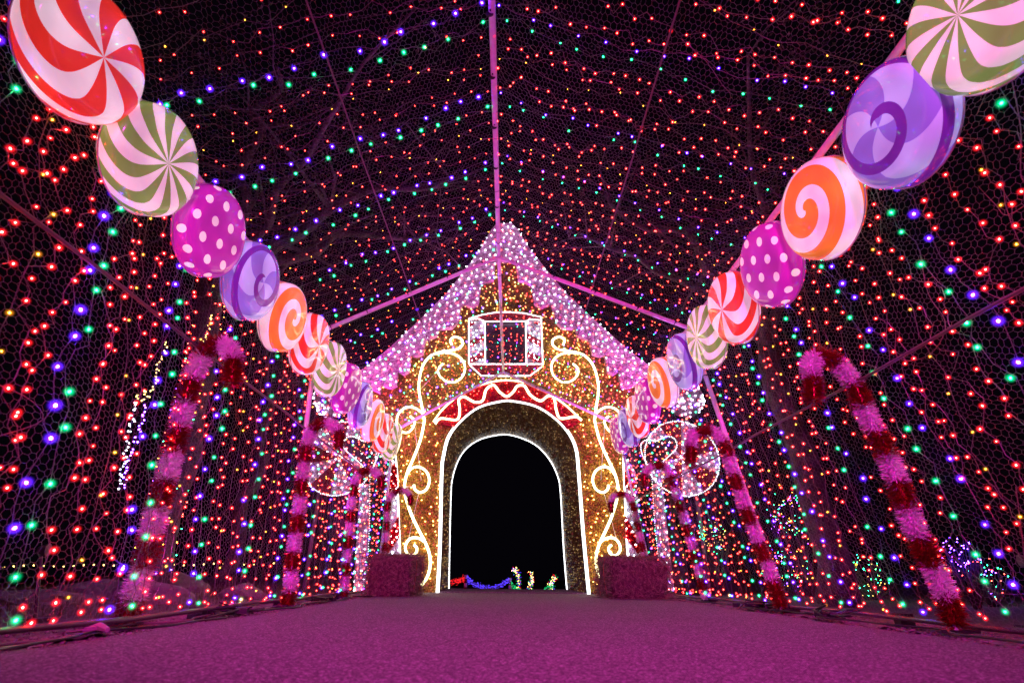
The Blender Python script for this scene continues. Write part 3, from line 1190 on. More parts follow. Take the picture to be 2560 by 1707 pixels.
def fuzz(poly, y, count, name, mat, parent, ln=(0.012, 0.03), wd=0.003, lift=0.0):
    """foil strips standing off a board"""
    poly = np.array([(p[0], p[1]) if not hasattr(p, 'z') else (p.x, p.z) for p in poly])
    lo, hi = poly.min(0), poly.max(0)
    xs, zs = [], []
    while sum(len(a) for a in xs) < count:
        x = rng.uniform(lo[0], hi[0], count * 2); z = rng.uniform(lo[1], hi[1], count * 2)
        m = pip(poly, x, z)
        xs.append(x[m]); zs.append(z[m])
    x = np.concatenate(xs)[:count]; z = np.concatenate(zs)[:count]
    c = np.stack([x, np.full(count, y - lift), z], 1)
    d = rng.normal(0, 1, (count, 3)); d[:, 1] = -np.abs(d[:, 1]) * 0.9 - 0.15
    d /= np.linalg.norm(d, axis=1)[:, None]
    s = np.cross(d, rng.normal(0, 1, (count, 3))); s /= np.linalg.norm(s, axis=1)[:, None] + 1e-9
    L = rng.uniform(ln[0], ln[1], count)[:, None]
    w = wd * rng.uniform(0.6, 1.4, count)[:, None]
    b = c + d * L
    V = np.stack([c - s * w, c + s * w, b + s * w * 0.5, b - s * w * 0.5], 1).reshape(-1, 3)
    o = np_mesh(name, V, np.arange(count * 4).reshape(-1, 4), mat, parent, 'stuff')
    o.matrix_parent_inverse = Matrix.Translation(-Vector(parent.location))
    return o


def fairy(poly, y, count, name, mat, parent, r=0.008, mind=0.05):
    poly = np.array([(p[0], p[1]) if not hasattr(p, 'z') else (p.x, p.z) for p in poly])
    lo, hi = poly.min(0), poly.max(0)
    mb = MB()
    got = []
    tries = 0
    while len(got) < count and tries < count * 60:
        tries += 1
        x = random.uniform(lo[0], hi[0]); z = random.uniform(lo[1], hi[1])
        if not pip(poly, np.array([x]), np.array([z]))[0]:
            continue
        if any((x - a) ** 2 + (z - b) ** 2 < mind * mind for a, b in got[-400:]):
            continue
        got.append((x, z))
        mb.octa((x, y - random.uniform(0.006, 0.02), z), r * random.uniform(0.7, 1.15))
    o = mb.build(name, mat, parent, False, 'stuff')
    o.matrix_parent_inverse = Matrix.Translation(-Vector(parent.location))
    return o


def neon(pts, r, name, parent, mat='neon_warm', n=6, step=6):
    mb = MB()
    mb.tube(spline(pts, step), r, n)
    return part(mb, name, MAT[mat], parent)


# gold wall
wl = [at(1004, 1480, Y=YH), at(1002, 1400, Y=YH), at(994, 1183, Y=YH), at(985, 1085, Y=YH), at(930, 1010, Y=YH), at(935, 975, Y=YH)]
wr = [at(1572, 1484, Y=YH), at(1568, 1400, Y=YH), at(1558, 1175, Y=YH), at(1556, 1085, Y=YH), at(1612, 1010, Y=YH), at(1606, 975, Y=YH)]
wl[0].z = 0; wr[0].z = 0
mid_roof_l = HP([(1000, 905), (1085, 800), (1160, 720), (1215, 640), (1255, 580)], YH)
mid_roof_r = HP([mirror(*p) for p in [(1215, 640), (1160, 720), (1085, 800), (1000, 905)]], YH)
wall_poly = wl + mid_roof_l + mid_roof_r + list(reversed(wr)) + list(reversed(af))
wall_o, wall_xy = slab(wall_poly, YH, YH + 0.018, 'gold_wall', MAT['gold'], house)
fuzz(wall_xy, YH, 26000, 'tinsel', MAT['gold_blade'], wall_o, (0.015, 0.035), 0.0032)
fairy(wall_xy, YH - 0.012, 620, 'mini_lights', MAT['warm_bulb'], wall_o, 0.0105, 0.045)
top_band = [(p.x, p.z) for p in HP([(985, 870), (1262, 640), (1545, 870), (1500, 1000), (1040, 1000)], YH)]
fairy(top_band, YH - 0.014, 420, 'mini_lights', MAT['gold_bulb'], wall_o, 0.0065, 0.04)
# icing roof with drips
roof_poly = HP(ROOF_OUT_L + [], YH - 0.03) + HP(ROOF_IN_L, YH - 0.03) + HP(ROOF_IN_R, YH - 0.03) + HP(ROOF_OUT_R, YH - 0.03)
roof_o, roof_xy = slab(roof_poly, YH - 0.09, YH - 0.004, 'icing_roof', MAT['icing'], house)
fuzz(roof_xy, YH - 0.09, 7000, 'tinsel', MAT['icing'], roof_o, (0.010, 0.022), 0.003)
fairy(roof_xy, YH - 0.11, 310, 'mini_lights', MAT['white_bulb'], roof_o, 0.0115, 0.085)
# dark net wires on the icing
mbn = MB()
for i in range(60):
    c = random.random()
    a_, b_ = (HP(ROOF_OUT_L, YH - 0.112), HP(ROOF_IN_L, YH - 0.112)) if i % 2 else (HP(ROOF_OUT_R, YH - 0.112), HP(ROOF_IN_R, YH - 0.112))
    p = random.choice(a_[1:-1]); q = random.choice(b_[1:-1])
    if (p - q).length < 1.0:
        mbn.tube([p, (p + q) / 2 + Vector((random.gauss(0, .03), 0, random.gauss(0, .03))), q], 0.0016, 3, False)
part(mbn, 'net_wires', MAT['black'], house)['kind'] = 'stuff'
# barrel of the doorway
mb = MB()
na = 60


def even(c, n_):
    """n_ + 1 points evenly spaced along a curve"""
    P = np.array([tuple(p) for p in c])
    L = np.concatenate([[0], np.cumsum(np.linalg.norm(np.diff(P, axis=0), axis=1))])
    s_ = np.linspace(0, L[-1], n_ + 1)
    return [Vector([float(np.interp(v_, L, P[:, k_])) for k_ in range(3)]) for v_ in s_]


ra, rb = even(af, na), even(ab, na)
vs = [tuple(p + Vector((0, 0.02, 0))) for p in ra] + [tuple(p) for p in rb]
fs = [(i, i + 1, na + 2 + i, na + 1 + i) for i in range(na)]
mb.add(vs, fs)
rev = part(mb, 'doorway_reveal', MAT['darkgold'], house)
# tinsel and sparkle on the reveal
cnt = 9000
ii = rng.integers(0, na, cnt); a1 = rng.random(cnt)[:, None]; a2 = rng.random(cnt)[:, None]
RA = np.array([tuple(p) for p in ra]); RB = np.array([tuple(p) for p in rb])
pa = RA[ii] + (RA[ii + 1] - RA[ii]) * a1; pb = RB[ii] + (RB[ii + 1] - RB[ii]) * a1
c = pa + (pb - pa) * a2
d = rng.normal(0, 1, (cnt, 3)); d[:, 1] -= 0.5; d /= np.linalg.norm(d, axis=1)[:, None]
s = np.cross(d, rng.normal(0, 1, (cnt, 3))); s /= np.linalg.norm(s, axis=1)[:, None]
b = c + d * rng.uniform(0.01, 0.03, cnt)[:, None]
s *= 0.0026
o = np_mesh('tinsel', np.stack([c - s, c + s, b + s, b - s], 1).reshape(-1, 3), np.arange(cnt * 4).reshape(-1, 4), MAT['darkgold'], rev, 'stuff')
ml = MB()
for q in range(1100):
    i = random.randrange(na)
    a1_, a2_ = random.random(), random.random()
    p = (ra[i].lerp(ra[i + 1], a1_)).lerp(rb[i].lerp(rb[i + 1], a1_), a2_)
    cc_ = Vector((0.15, p.y, 1.0))
    ml.octa(p + (cc_ - p).normalized() * 0.015, random.uniform(0.002, 0.0045))
o = ml.build('mini_lights', MAT['spark'], rev, False, 'stuff')  # tinsel sparkle put in as tiny glowing specks
# neon outlines of the doorway
mb = MB(); mb.tube([p + Vector((0, -0.03, 0)) for p in af], 0.021, 8); part(mb, 'rope_light', MAT['neon'], house)
mb = MB(); mb.tube([p + Vector((0, -0.01, 0)) for p in ab], 0.014, 8); part(mb, 'rope_light', MAT['neon'], house)
mb = MB(); mb.tube([p + Vector((0, 0.03, 0)) + (p - Vector((0.1, p.y, 1.0))).normalized() * 0.035 for p in ab], 0.014, 6); part(mb, 'back_frame', MAT['pipe'], house)
# side outlines
for w_ in (wl, wr):
    mb = MB(); mb.tube([p + Vector((0, -0.03, 0)) for p in w_[:4]], 0.011, 6); part(mb, 'rope_light', MAT['neon'], house)
# red canopy over the door
CO = [(1084, 1056), (1110, 1022), (1150, 990), (1200, 965), (1256, 953), (1310, 958), (1360, 980), (1410, 1012), (1453, 1052)]
co = spline(HP(CO, YH - 0.05), 3)
inner = [p for p in af if p.z > at(1121, 1079, Y=YH).z]
inner = [Vector((p.x, YH - 0.05, p.z)) for p in inner]
can_o, can_xy = slab(co + list(reversed(inner)), YH - 0.075, YH - 0.006, 'red_canopy', MAT['red_t'], house)
fuzz(can_xy, YH - 0.075, 3500, 'tinsel', MAT['red_g'], can_o, (0.01, 0.025), 0.003)
fairy(can_xy, YH - 0.09, 55, 'mini_lights', MAT['red_bulb'], can_o, 0.005, 0.05)
neon([p + Vector((0, -0.04, 0)) for p in HP(CO, YH - 0.05)], 0.011, 'rope_light', house)
WAVE = [Z1(*p) for p in ((650, 1530), (690, 1492), (800, 1500), (818, 1430), (812, 1365), (850, 1345), (920, 1380), (975, 1370), (1000, 1295), (1050, 1265), (1090, 1310),
                         (1140, 1342), (1185, 1310), (1212, 1272), (1260, 1270), (1300, 1330), (1370, 1372), (1420, 1340), (1462, 1350), (1480, 1440), (1510, 1492), (1610, 1480), (1652, 1505))]
neon(HP(WAVE, YH - 0.10), 0.0155, 'icing_wave', house)
# window
WB = YH - 0.05
win = empty('window', (0, 0, 0))
win.parent = house
win.matrix_parent_inverse = Matrix.Translation(-Vector(house.location))


def wpart(px, y0, y1, name, mat):
    return slab(HP(px, (y0 + y1) / 2), y0, y1, name, mat, win)


wpart([(1211, 800), (1315, 800), (1315, 911), (1211, 911)], WB + 0.01, WB + 0.04, 'window_pane', MAT['glass'])
o, xy = wpart([(1172, 797), (1205, 787), (1240, 781), (1272, 780), (1310, 783), (1352, 792), (1353, 803), (1172, 803)], WB - 0.03, WB + 0.045, 'window_head', MAT['red_t'])
o, xy = wpart([(1174, 912), (1356, 914), (1325, 939), (1203, 939)], WB - 0.03, WB + 0.045, 'window_box', MAT['red_t'])
for x0, x1, dirn in ((1173, 1212, 1), (1315, 1354, -1)):
    wpart([(x0, 804), (x1, 804), (x1, 910), (x0, 910)], WB - 0.02, WB + 0.045, 'candy_stripe_column', MAT['white_t'])
    for yy in (806, 838, 880):
        if dirn > 0:
            st = [(x0, yy + 14), (x1, yy - 6 if yy > 810 else yy), (x1, yy + 12), (x0, yy + 30)]
        else:
            st = [(x0, yy - 6 if yy > 810 else yy), (x1, yy + 14), (x1, yy + 30), (x0, yy + 12)]
        if yy == 806:
            st = [(x0, 806), (x0 + 20, 806), (x0, 818)] if dirn > 0 else [(x1, 806), (x1 - 20, 806), (x1, 818)]
        wpart(st, WB - 0.026, WB - 0.021, 'red_stripe', MAT['red_t'])
    fairy([(p.x, p.z) for p in HP([(x0 + 3, 808), (x1 - 3, 808), (x1 - 3, 906), (x0 + 3, 906)], WB)], WB - 0.03, 26, 'mini_lights', MAT['white_bulb'], house, 0.011, 0.05)
for px in ([(1172, 797), (1205, 787), (1240, 781), (1272, 780), (1310, 783), (1352, 792)], [(1172, 797), (1172, 910)], [(1353, 792), (1357, 912)],
           [(1174, 798), (1196, 797), (1214, 804), (1316, 803), (1324, 798), (1350, 800)], [(1212, 804), (1213, 908)], [(1314, 804), (1316, 908)], [(1173, 910), (1357, 910)],
           [(1174, 912), (1203, 939), (1264, 940), (1325, 939), (1355, 916)]):
    mb = MB(); mb.tube(HP(px, WB - 0.05), 0.0105, 5); part(mb, 'rope_light', MAT['neon_fine'], house)
# scrolls
SC_MAIN = [Z1(*p) for p in ((765, 990), (755, 955), (790, 935), (832, 955), (836, 990), (800, 1020), (740, 1030), (680, 1040), (620, 1065), (570, 1125), (545, 1210), (540, 1300), (558, 1400), (572, 1480))] + \
          [Z2(*p) for p in ((575, 150), (550, 270), (505, 390), (458, 500), (440, 600), (455, 685), (492, 790), (540, 890), (582, 970), (610, 1045), (617, 1120), (600, 1200), (555, 1268))]
SC_A = [Z1(*p) for p in ((660, 1050), (710, 1044), (765, 1048), (815, 1072), (848, 1115), (853, 1165), (830, 1215), (780, 1245), (722, 1236), (682, 1200), (672, 1155), (705, 1118))]
SC_B = [(1057, 1034), (1042, 1022), (1025, 1017), (1006, 1023), (993, 1042), (994, 1064), (1006, 1079), (1021, 1080), (1033, 1067), (1036, 1051), (1025, 1040)]
SC_C = [Z2(*p) for p in ((452, 520), (485, 470), (535, 455), (588, 485), (611, 545), (592, 607), (548, 630), (513, 610), (505, 578))]
SC_D = [Z2(*p) for p in ((575, 965), (535, 942), (485, 943), (452, 980), (450, 1028), (482, 1060), (518, 1045), (526, 1010), (505, 988))]
for lst, r in ((SC_MAIN, 0.0165), (SC_A, 0.015), (SC_B, 0.0145), (SC_C, 0.0155), (SC_D, 0.015)):
    for mir in (0, 1):
        px = [mirror(*p) for p in lst] if mir else lst
        neon(HP(px, YH - 0.08), r, 'icing_scroll', house, step=5)
clips = MB()
for lst in (SC_MAIN, SC_A, SC_B, SC_C, SC_D, WAVE):
    for mir in ((0, 1) if lst is not WAVE else (0,)):
        px = [mirror(*p) for p in lst] if mir else lst
        for p in resample(spline(HP(px, YH - (0.08 if lst is not WAVE else 0.10)), 5), 0.17):
            clips.box(p + Vector((random.gauss(0, .003), -0.014, random.gauss(0, .003))), (0.009, 0.012, 0.009), random.random())
part(clips, 'clips', MAT['black'], house)['kind'] = 'stuff'
mb = MB()
for a_, b_ in (((1036, 1057), (1053, 1200)), ((1046, 1235), (1022, 1345)), ((1027, 1390), (1028, 1410)), ((1100, 920), (1050, 975)), ((1036, 1055), (1056, 1057)), ((1014, 1216), (1034, 1216))):
    mb.tube(HP([a_, b_], YH - 0.06), 0.004, 4)
    mb.tube(HP([mirror(*a_), mirror(*b_)], YH - 0.06), 0.004, 4)
part(mb, 'stay_rods', MAT['pipe'], house)
# floor sill in the doorway
mb = MB(); mb.box((0.2, (YH + YB) / 2, 0.004), (2.0, YB - YH, 0.016)); part(mb, 'threshold', MAT['asphalt'], house, False)

# ------------------------------------------------------------------ striped columns and lollipops beside the house
for side in (0, 1):
    def mp(px):
        return [mirror(*p) for p in px] if side else px
    colm = empty('candy_stripe_pillar', at(*mp([(980, 1480)])[0], Y=YH + 0.05))
    tag(colm, 'red and white striped tinsel pillar at the %s edge of the gingerbread house' % ('right' if side else 'left'), 'pillar', 'striped pillars beside the house')
    Yp = YH - 0.0
    outl = mp([(958, 1470), (962, 1300), (966, 1180), (985, 1150), (993, 1165), (999, 1300), (1001, 1478)])
    pts = HP(outl, Yp); 
    slab(pts, Yp - 0.02, Yp + 0.1, 'pillar_body', MAT['white_t'], colm)
    for y0 in (1165, 1288, 1410):
        st = mp([(963, y0 + 65), (999, y0 + 0), (1000, y0 + 55), (961, y0 + 110)]) if y0 > 1200 else mp([(968, 1200), (985, 1158), (994, 1170), (996, 1215), (966, 1240)])
        if y0 > 1400:
            continue
        so, sxy = slab(HP(st, Yp), Yp - 0.045, Yp - 0.022, 'red_stripe', MAT['red_t'], colm)
        fuzz(sxy, Yp - 0.045, 900, 'tinsel', MAT['red_g'], so, (0.01, 0.03), 0.003)
        fairy(sxy, Yp - 0.055, 16, 'mini_lights', MAT['red_bulb'], so, 0.006, 0.06)
    fairy([(p.x, p.z) for p in pts], Yp - 0.03, 46, 'mini_lights', MAT['white_bulb'], colm, 0.012, 0.07)

    # giant lollipop on a stick with heart, further back
    Yl = 8.1
    lol = empty('giant_lollipop', at(*mp([(862, 1470)])[0], Y=Yl))
    tag(lol, 'giant red and white tinsel lollipop outlined in white lights, behind the %s netting' % ('right' if side else 'left'), 'lollipop', 'giant lollipops beside the house')
    cxp, cyp = mp([(850, 1145)])[0]
    cen = at(cxp, cyp, Y=Yl)
    rad = (at(cxp + 92, cyp, Y=Yl) - cen).length
    for q in range(10):
        a0, a1 = q * math.pi / 5 + 0.2, (q + 1) * math.pi / 5 + 0.2
        ps = [Vector((cen.x, Yl, cen.z))]
        for j in range(7):
            a = a0 + (a1 - a0) * j / 6
            ps.append(Vector((cen.x + math.cos(a) * rad, Yl, cen.z + math.sin(a) * rad)))
        red = q % 2 == 0
        so, sxy = slab(ps, Yl - (0.03 if red else 0.027), Yl + 0.06, 'swirl_sector', MAT['red_t' if red else 'icing'], lol)
        so['label'] = 'red tinsel sector' if red else 'white tinsel sector'
        fairy(sxy, Yl - 0.045, 12 if red else 16, 'mini_lights', MAT['warm_bulb' if red else 'white_bulb'], so, 0.005 if red else 0.010, 0.09)
    rim = [Vector((cen.x + math.cos(a) * rad, Yl - 0.05, cen.z + math.sin(a) * rad)) for a in np.linspace(0, 2 * math.pi, 41)]
    mb = MB()
    for p in resample(rim, 0.03):
        mb.octa(p + Vector((random.gauss(0, .003), 0, random.gauss(0, .003))), 0.0105)
    part(mb, 'rope_light', MAT['neon_dotted'], lol, False)
    ht = mp([(925, 1180), (892, 1150), (860, 1120), (862, 1098), (878, 1090), (896, 1096), (912, 1103), (930, 1098), (948, 1110), (945, 1140), (925, 1180)])
    slab(spline(HP(ht, Yl - 0.045), 3)[:-1], Yl - 0.045, Yl - 0.034, 'added_heart_dark_panel', MAT['glass'], lol)  # dark panel put in for the unlit see-through middle of the heart
    mb = MB(); [mb.octa(p, 0.0105) for p in resample(spline(HP(ht, Yl - 0.07), 3), 0.028)]; part(mb, 'heart_rope_light', MAT['neon_dotted'], lol, False)
    stick = mp([(925, 1180), (924, 1300), (916, 1475)])
    mb = MB(); [mb.octa(p, 0.007) for p in resample(HP(stick, Yl - 0.05), 0.035)]; part(mb, 'rope_light', MAT['neon_dotted'], lol, False)
    stp = HP(mp([(900, 1210), (923, 1210), (915, 1478), (885, 1478)]), Yl)
    so, sxy = slab(stp, Yl - 0.02, Yl + 0.05, 'stick', MAT['icing'], lol)
    fairy(sxy, Yl - 0.04, 26, 'mini_lights', MAT['white_bulb'], so, 0.010, 0.07)
    # white dome on top
    dm = at(*mp([(835, 995)])[0], Y=Yl + 0.3)
    dr = 0.34
    dome = MB()
    nu, nv = 18, 9
    dv = []
    for i in range(nv + 1):
        for j in range(nu):
            th_, ph = math.pi * i / nv, 2 * math.pi * j / nu
            dv.append((dm.x + dr * math.sin(th_) * math.cos(ph), dm.y + 0.5 * dr * math.sin(th_) * math.sin(ph), dm.z + dr * math.cos(th_)))
    df = [(i * nu + j, i * nu + (j + 1) % nu, (i + 1) * nu + (j + 1) % nu, (i + 1) * nu + j) for i in range(nv) for j in range(nu)]
    dome.add(dv, df)
    dome.tube([(dm.x, dm.y, dm.z - dr), (dm.x, dm.y, -0.02)], 0.03, 8)
    do = dome.build('gumdrop', MAT['icing'], None, True)
    tag(do, 'round white tinsel gumdrop dotted with white lights above the %s lollipop' % ('right' if side else 'left'), 'gumdrop', 'white gumdrops beside the house')
    ml = MB()
    for q in range(60):
        a = random.uniform(0, 2 * math.pi); b_ = math.acos(random.uniform(-1, 1))
        if math.sin(b_) * math.sin(a) > 0:
            a = -a
        ml.octa((dm.x + dr * math.sin(b_) * math.cos(a), dm.y - 0.01 + 0.5 * dr * math.sin(b_) * math.sin(a), dm.z + dr * math.cos(b_)), 0.012)
    ml.build('mini_lights', MAT['white_bulb'], do, False, 'stuff')

# ------------------------------------------------------------------ hay bales


def hay_bale(loc, size, rz, label, nstraw=5200, group='hay bales beside the doorway'):
    root = empty('hay_bale', loc)
    root.rotation_euler = (0, 0, rz)
    tag(root, label, 'hay bale', group)
    sx, sy, sz = size
    nx, ny, nz = 14, 12, 9
    import bmesh
    bm = bmesh.new()
    bmesh.ops.create_cube(bm, size=1.0)
    bmesh.ops.subdivide_edges(bm, edges=bm.edges[:], cuts=9, use_grid_fill=True)
    from mathutils import noise
    for v in bm.verts:
        p = v.co.copy()
        # superellipse rounding
        q = Vector((p.x * 2, p.y * 2, p.z * 2))
        m_ = (abs(q.x) ** 4 + abs(q.y) ** 4 + abs(q.z) ** 4) ** (1 / 4)
        q /= max(m_, 1e-6) if m_ > 0 else 1
        q *= max(abs(p.x), abs(p.y), abs(p.z)) * 2
        w = Vector((q.x * sx / 2, q.y * sy / 2, q.z * sz / 2 + sz / 2))
        nn = noise.noise_vector(w * 6 + Vector(loc)) * 0.035 + noise.noise_vector(w * 22) * 0.008
        w += nn
        if p.z < -0.49:
            w.z = 0.0
        v.co = w
    me = bpy.data.meshes.new('bale_body')
    bm.to_mesh(me); bm.free()
    me.materials.append(MAT['hay'])
    me.polygons.foreach_set('use_smooth', [True] * len(me.polygons))
    b = bpy.data.objects.new('bale_body', me)
    COL.objects.link(b); b.parent = root
    n = nstraw
    face = rng.integers(0, 5, n)
    u = rng.uniform(-0.5, 0.5, n); w_ = rng.uniform(-0.5, 0.5, n)
    P = np.zeros((n, 3)); N = np.zeros((n, 3))
    for k_, (ax, sg) in enumerate(((0, 1), (0, -1), (1, 1), (1, -1), (2, 1))):
        m_ = face == k_
        o_ = [i for i in range(3) if i != ax]
        P[m_, ax] = 0.5 * sg; P[m_, o_[0]] = u[m_]; P[m_, o_[1]] = w_[m_]; N[m_, ax] = sg
    P = P * np.array(size) + np.array([0, 0, sz / 2])
    d = rng.normal(0, 1, (n, 3)) + N * 0.25
    d[:, 2] -= 0.3
    d -= N * (d * N).sum(1)[:, None] * 0.7
    d /= np.linalg.norm(d, axis=1)[:, None]
    L = rng.uniform(0.03, 0.13, n)[:, None]
    s = np.cross(d, N + rng.normal(0, 0.3, (n, 3))); s /= np.linalg.norm(s, axis=1)[:, None] + 1e-9
    s *= 0.0017
    a = P - N * 0.008; mid = P + d * L * 0.5 + N * 0.012; e = P + d * L + N * rng.uniform(-0.005, 0.015, n)[:, None]
    e[:, 2] = np.maximum(e[:, 2], 0.003); mid[:, 2] = np.maximum(mid[:, 2], 0.004)
    V = np.stack([a - s, a + s, mid + s, mid - s, e + s * .5, e - s * .5], 1).reshape(-1, 3)
    bs = (np.arange(n) * 6)[:, None]
    Fq = np.concatenate([bs + np.array([0, 1, 2, 3]), bs + np.array([3, 2, 4, 5])])
    np_mesh('straw', V, Fq, MAT['straw'], root, 'stuff')
    for f_ in (-0.22, 0.22):
        mb = MB()
        y = sy * f_
        mb.tube(spline([(-sx / 2 - .004, y, 0.02), (-sx / 2 - .006, y, sz * .95), (0, y, sz + .006), (sx / 2 + .006, y, sz * .95), (sx / 2 + .004, y, 0.02)], 4), 0.0025, 5)
        mb.build('twine', MAT['twine'], root)
    return root


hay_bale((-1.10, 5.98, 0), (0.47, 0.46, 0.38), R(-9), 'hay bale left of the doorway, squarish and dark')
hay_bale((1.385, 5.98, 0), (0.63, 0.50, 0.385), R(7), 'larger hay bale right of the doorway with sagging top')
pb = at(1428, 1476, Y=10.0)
hay_bale((pb.x + 0.28, 10.0, -0.03), (0.6, 0.4, 0.40), R(4), 'hay bale half hidden behind the right door jamb', 1500)

# ------------------------------------------------------------------ cables and things on the ground
for i, (x0, y0, y1, lab) in enumerate(((-1.33, 1.2, 6.4, 'black cable lying along the left edge of the path'), (1.80, 1.4, 6.4, 'black cable lying along the right edge of the path'),
                                       (-1.42, 1.0, 5.0, 'pale cable lying on the gravel under the left netting'))):
    pts = []
    for j in range(24):
        Y = y0 + (y1 - y0) * j / 23
        pts.append(Vector((x0 + 0.05 * math.sin(j * 1.3 + i) + 0.03 * math.sin(j * 2.9), Y, 0.008)))
    mb = MB(); mb.tube(spline(pts, 4), 0.0045, 6)
    tag(mb.build('ground_cable', MAT['black' if i < 2 else 'rope'], None, True), lab, 'cable', 'cables on the ground')
for (u, v, X, lab) in ((570, 1500, None, 'tangle of black plugs beside the second post on the left'), (2065, 1535, None, 'tangle of black plugs between the canes on the right'),
                       (1890, 1508, None, 'tangle of black plugs beside the hay bale side of the right posts'), (800, 1500, None, 'tangle of black plugs near the third cane on the left')):
    side = -1 if u < 1280 else 1
    c = at(u, v, Z=0.01)
    base_x = (-1.42 if side < 0 else 1.83)
    c = at(u, v, X=base_x)
    c.z = 0.0
    root = empty('cable_tangle', c)
    tag(root, lab, 'cable tangle', 'cable tangles on the ground')
    for q in range(5):
        pts = [Vector((random.gauss(0, 0.05), random.gauss(0, 0.10), max(0.008, abs(random.gauss(0.015, 0.018))))) for _ in range(7)]
        mb = MB(); mb.tube(spline(pts, 5), 0.0045, 6); mb.build('cord', MAT['black'], root, True)
    for q in range(3):
        mb = MB(); mb.box((random.gauss(0, 0.05), random.gauss(0, 0.08), 0.018), (0.03, 0.055, 0.026), random.uniform(0, 3)); mb.build('plug', MAT['black'], root)
c = at(250, 1555, X=-1.38); c.z = 0.012
mb = MB(); mb.tube([c + Vector((-.05, 0, .0)), c + Vector((-.01, .02, .012)), c + Vector((.04, -.01, .004))], [0.006, 0.014, 0.008], 6)
tag(mb.build('taped_connector', MAT['tape']), 'pale taped connector lying at the left path edge', 'connector')

# flood lamps standing outside the netting
for i, (l, t, e, c_, sp_) in enumerate(FLOODS):
    side = 'left' if l[0] < 0 else 'right'
    root = empty('flood_lamp', (l[0], l[1], 0))
    tag(root, 'small black flood lamp outside the %s netting, %s' % (side, {0: 'halfway to the second post', 1: 'nearest the camera', 2: 'halfway to the second post', 3: 'nearest the camera', 4: 'aimed up at the rafters', 5: 'aimed up at the rafters', 6: 'aimed up at the icing roof', 7: 'aimed up at the icing roof'}[i]), 'flood lamp', 'flood lamps outside the %s netting' % side)
    d = (Vector(t) - Vector(l)).normalized()
    p = -d * 0.05
    mb = MB(); mb.tube([Vector((0, 0, l[2])) + p - d * 0.04, Vector((0, 0, l[2])) + p], [0.02, 0.032], 12); mb.build('lamp_housing', MAT['lamp_body'], root)
    mb = MB(); mb.tube([(0, 0, -0.03), Vector((0, 0, l[2])) + p - d * 0.03], 0.008, 6); mb.box((0, 0, -0.02), (0.1, 0.1, 0.02)); mb.build('stand', MAT['lamp_body'], root)

# ------------------------------------------------------------------ rocks
from mathutils import noise as mnoise
for i, (u, v, Y, s, lab) in enumerate(((400, 1478, 4.6, (0.30, 0.2, 0.12), 'pale rock lying on the grass behind the nearest left cane'),
                                       (60, 1452, 4.4, (0.50, 0.25, 0.07), 'flat pale rock slab at the far left edge'),
                                       (270, 1440, 5.2, (0.42, 0.3, 0.14), 'wide grey boulder outside the left netting'),
                                       (430, 1440, 6.4, (0.4, 0.3, 0.18), 'grey boulder in the grass left of the tree trunk'),
                                       (610, 1462, 5.6, (0.22, 0.2, 0.10), 'small rock beside the second left post'))):
    c = at(u, v, Y=Y)
    mb = MB()
    vs = [v_ for v_ in _iv]
    import bmesh
    bm = bmesh.new()
    bmesh.ops.create_icosphere(bm, subdivisions=3, radius=1.0)
    for vv in bm.verts:
        nn = 1 + 0.35 * mnoise.noise(vv.co * 1.3 + Vector((i * 5.1, 0, 0))) + 0.12 * mnoise.noise(vv.co * 4 + Vector((0, i, 0)))
        vv.co = Vector((vv.co.x * s[0] * nn, vv.co.y * s[1] * nn, max(vv.co.z * s[2] * nn, -0.03)))
    me = bpy.data.meshes.new('rock'); bm.to_mesh(me); bm.free()
    me.materials.append(MAT['rock'])
    o = bpy.data.objects.new('rock', me); COL.objects.link(o)
    o.location = (c.x, Y, 0.0)
    tag(o, lab, 'rock', 'rocks outside the left netting')

# ------------------------------------------------------------------ trees


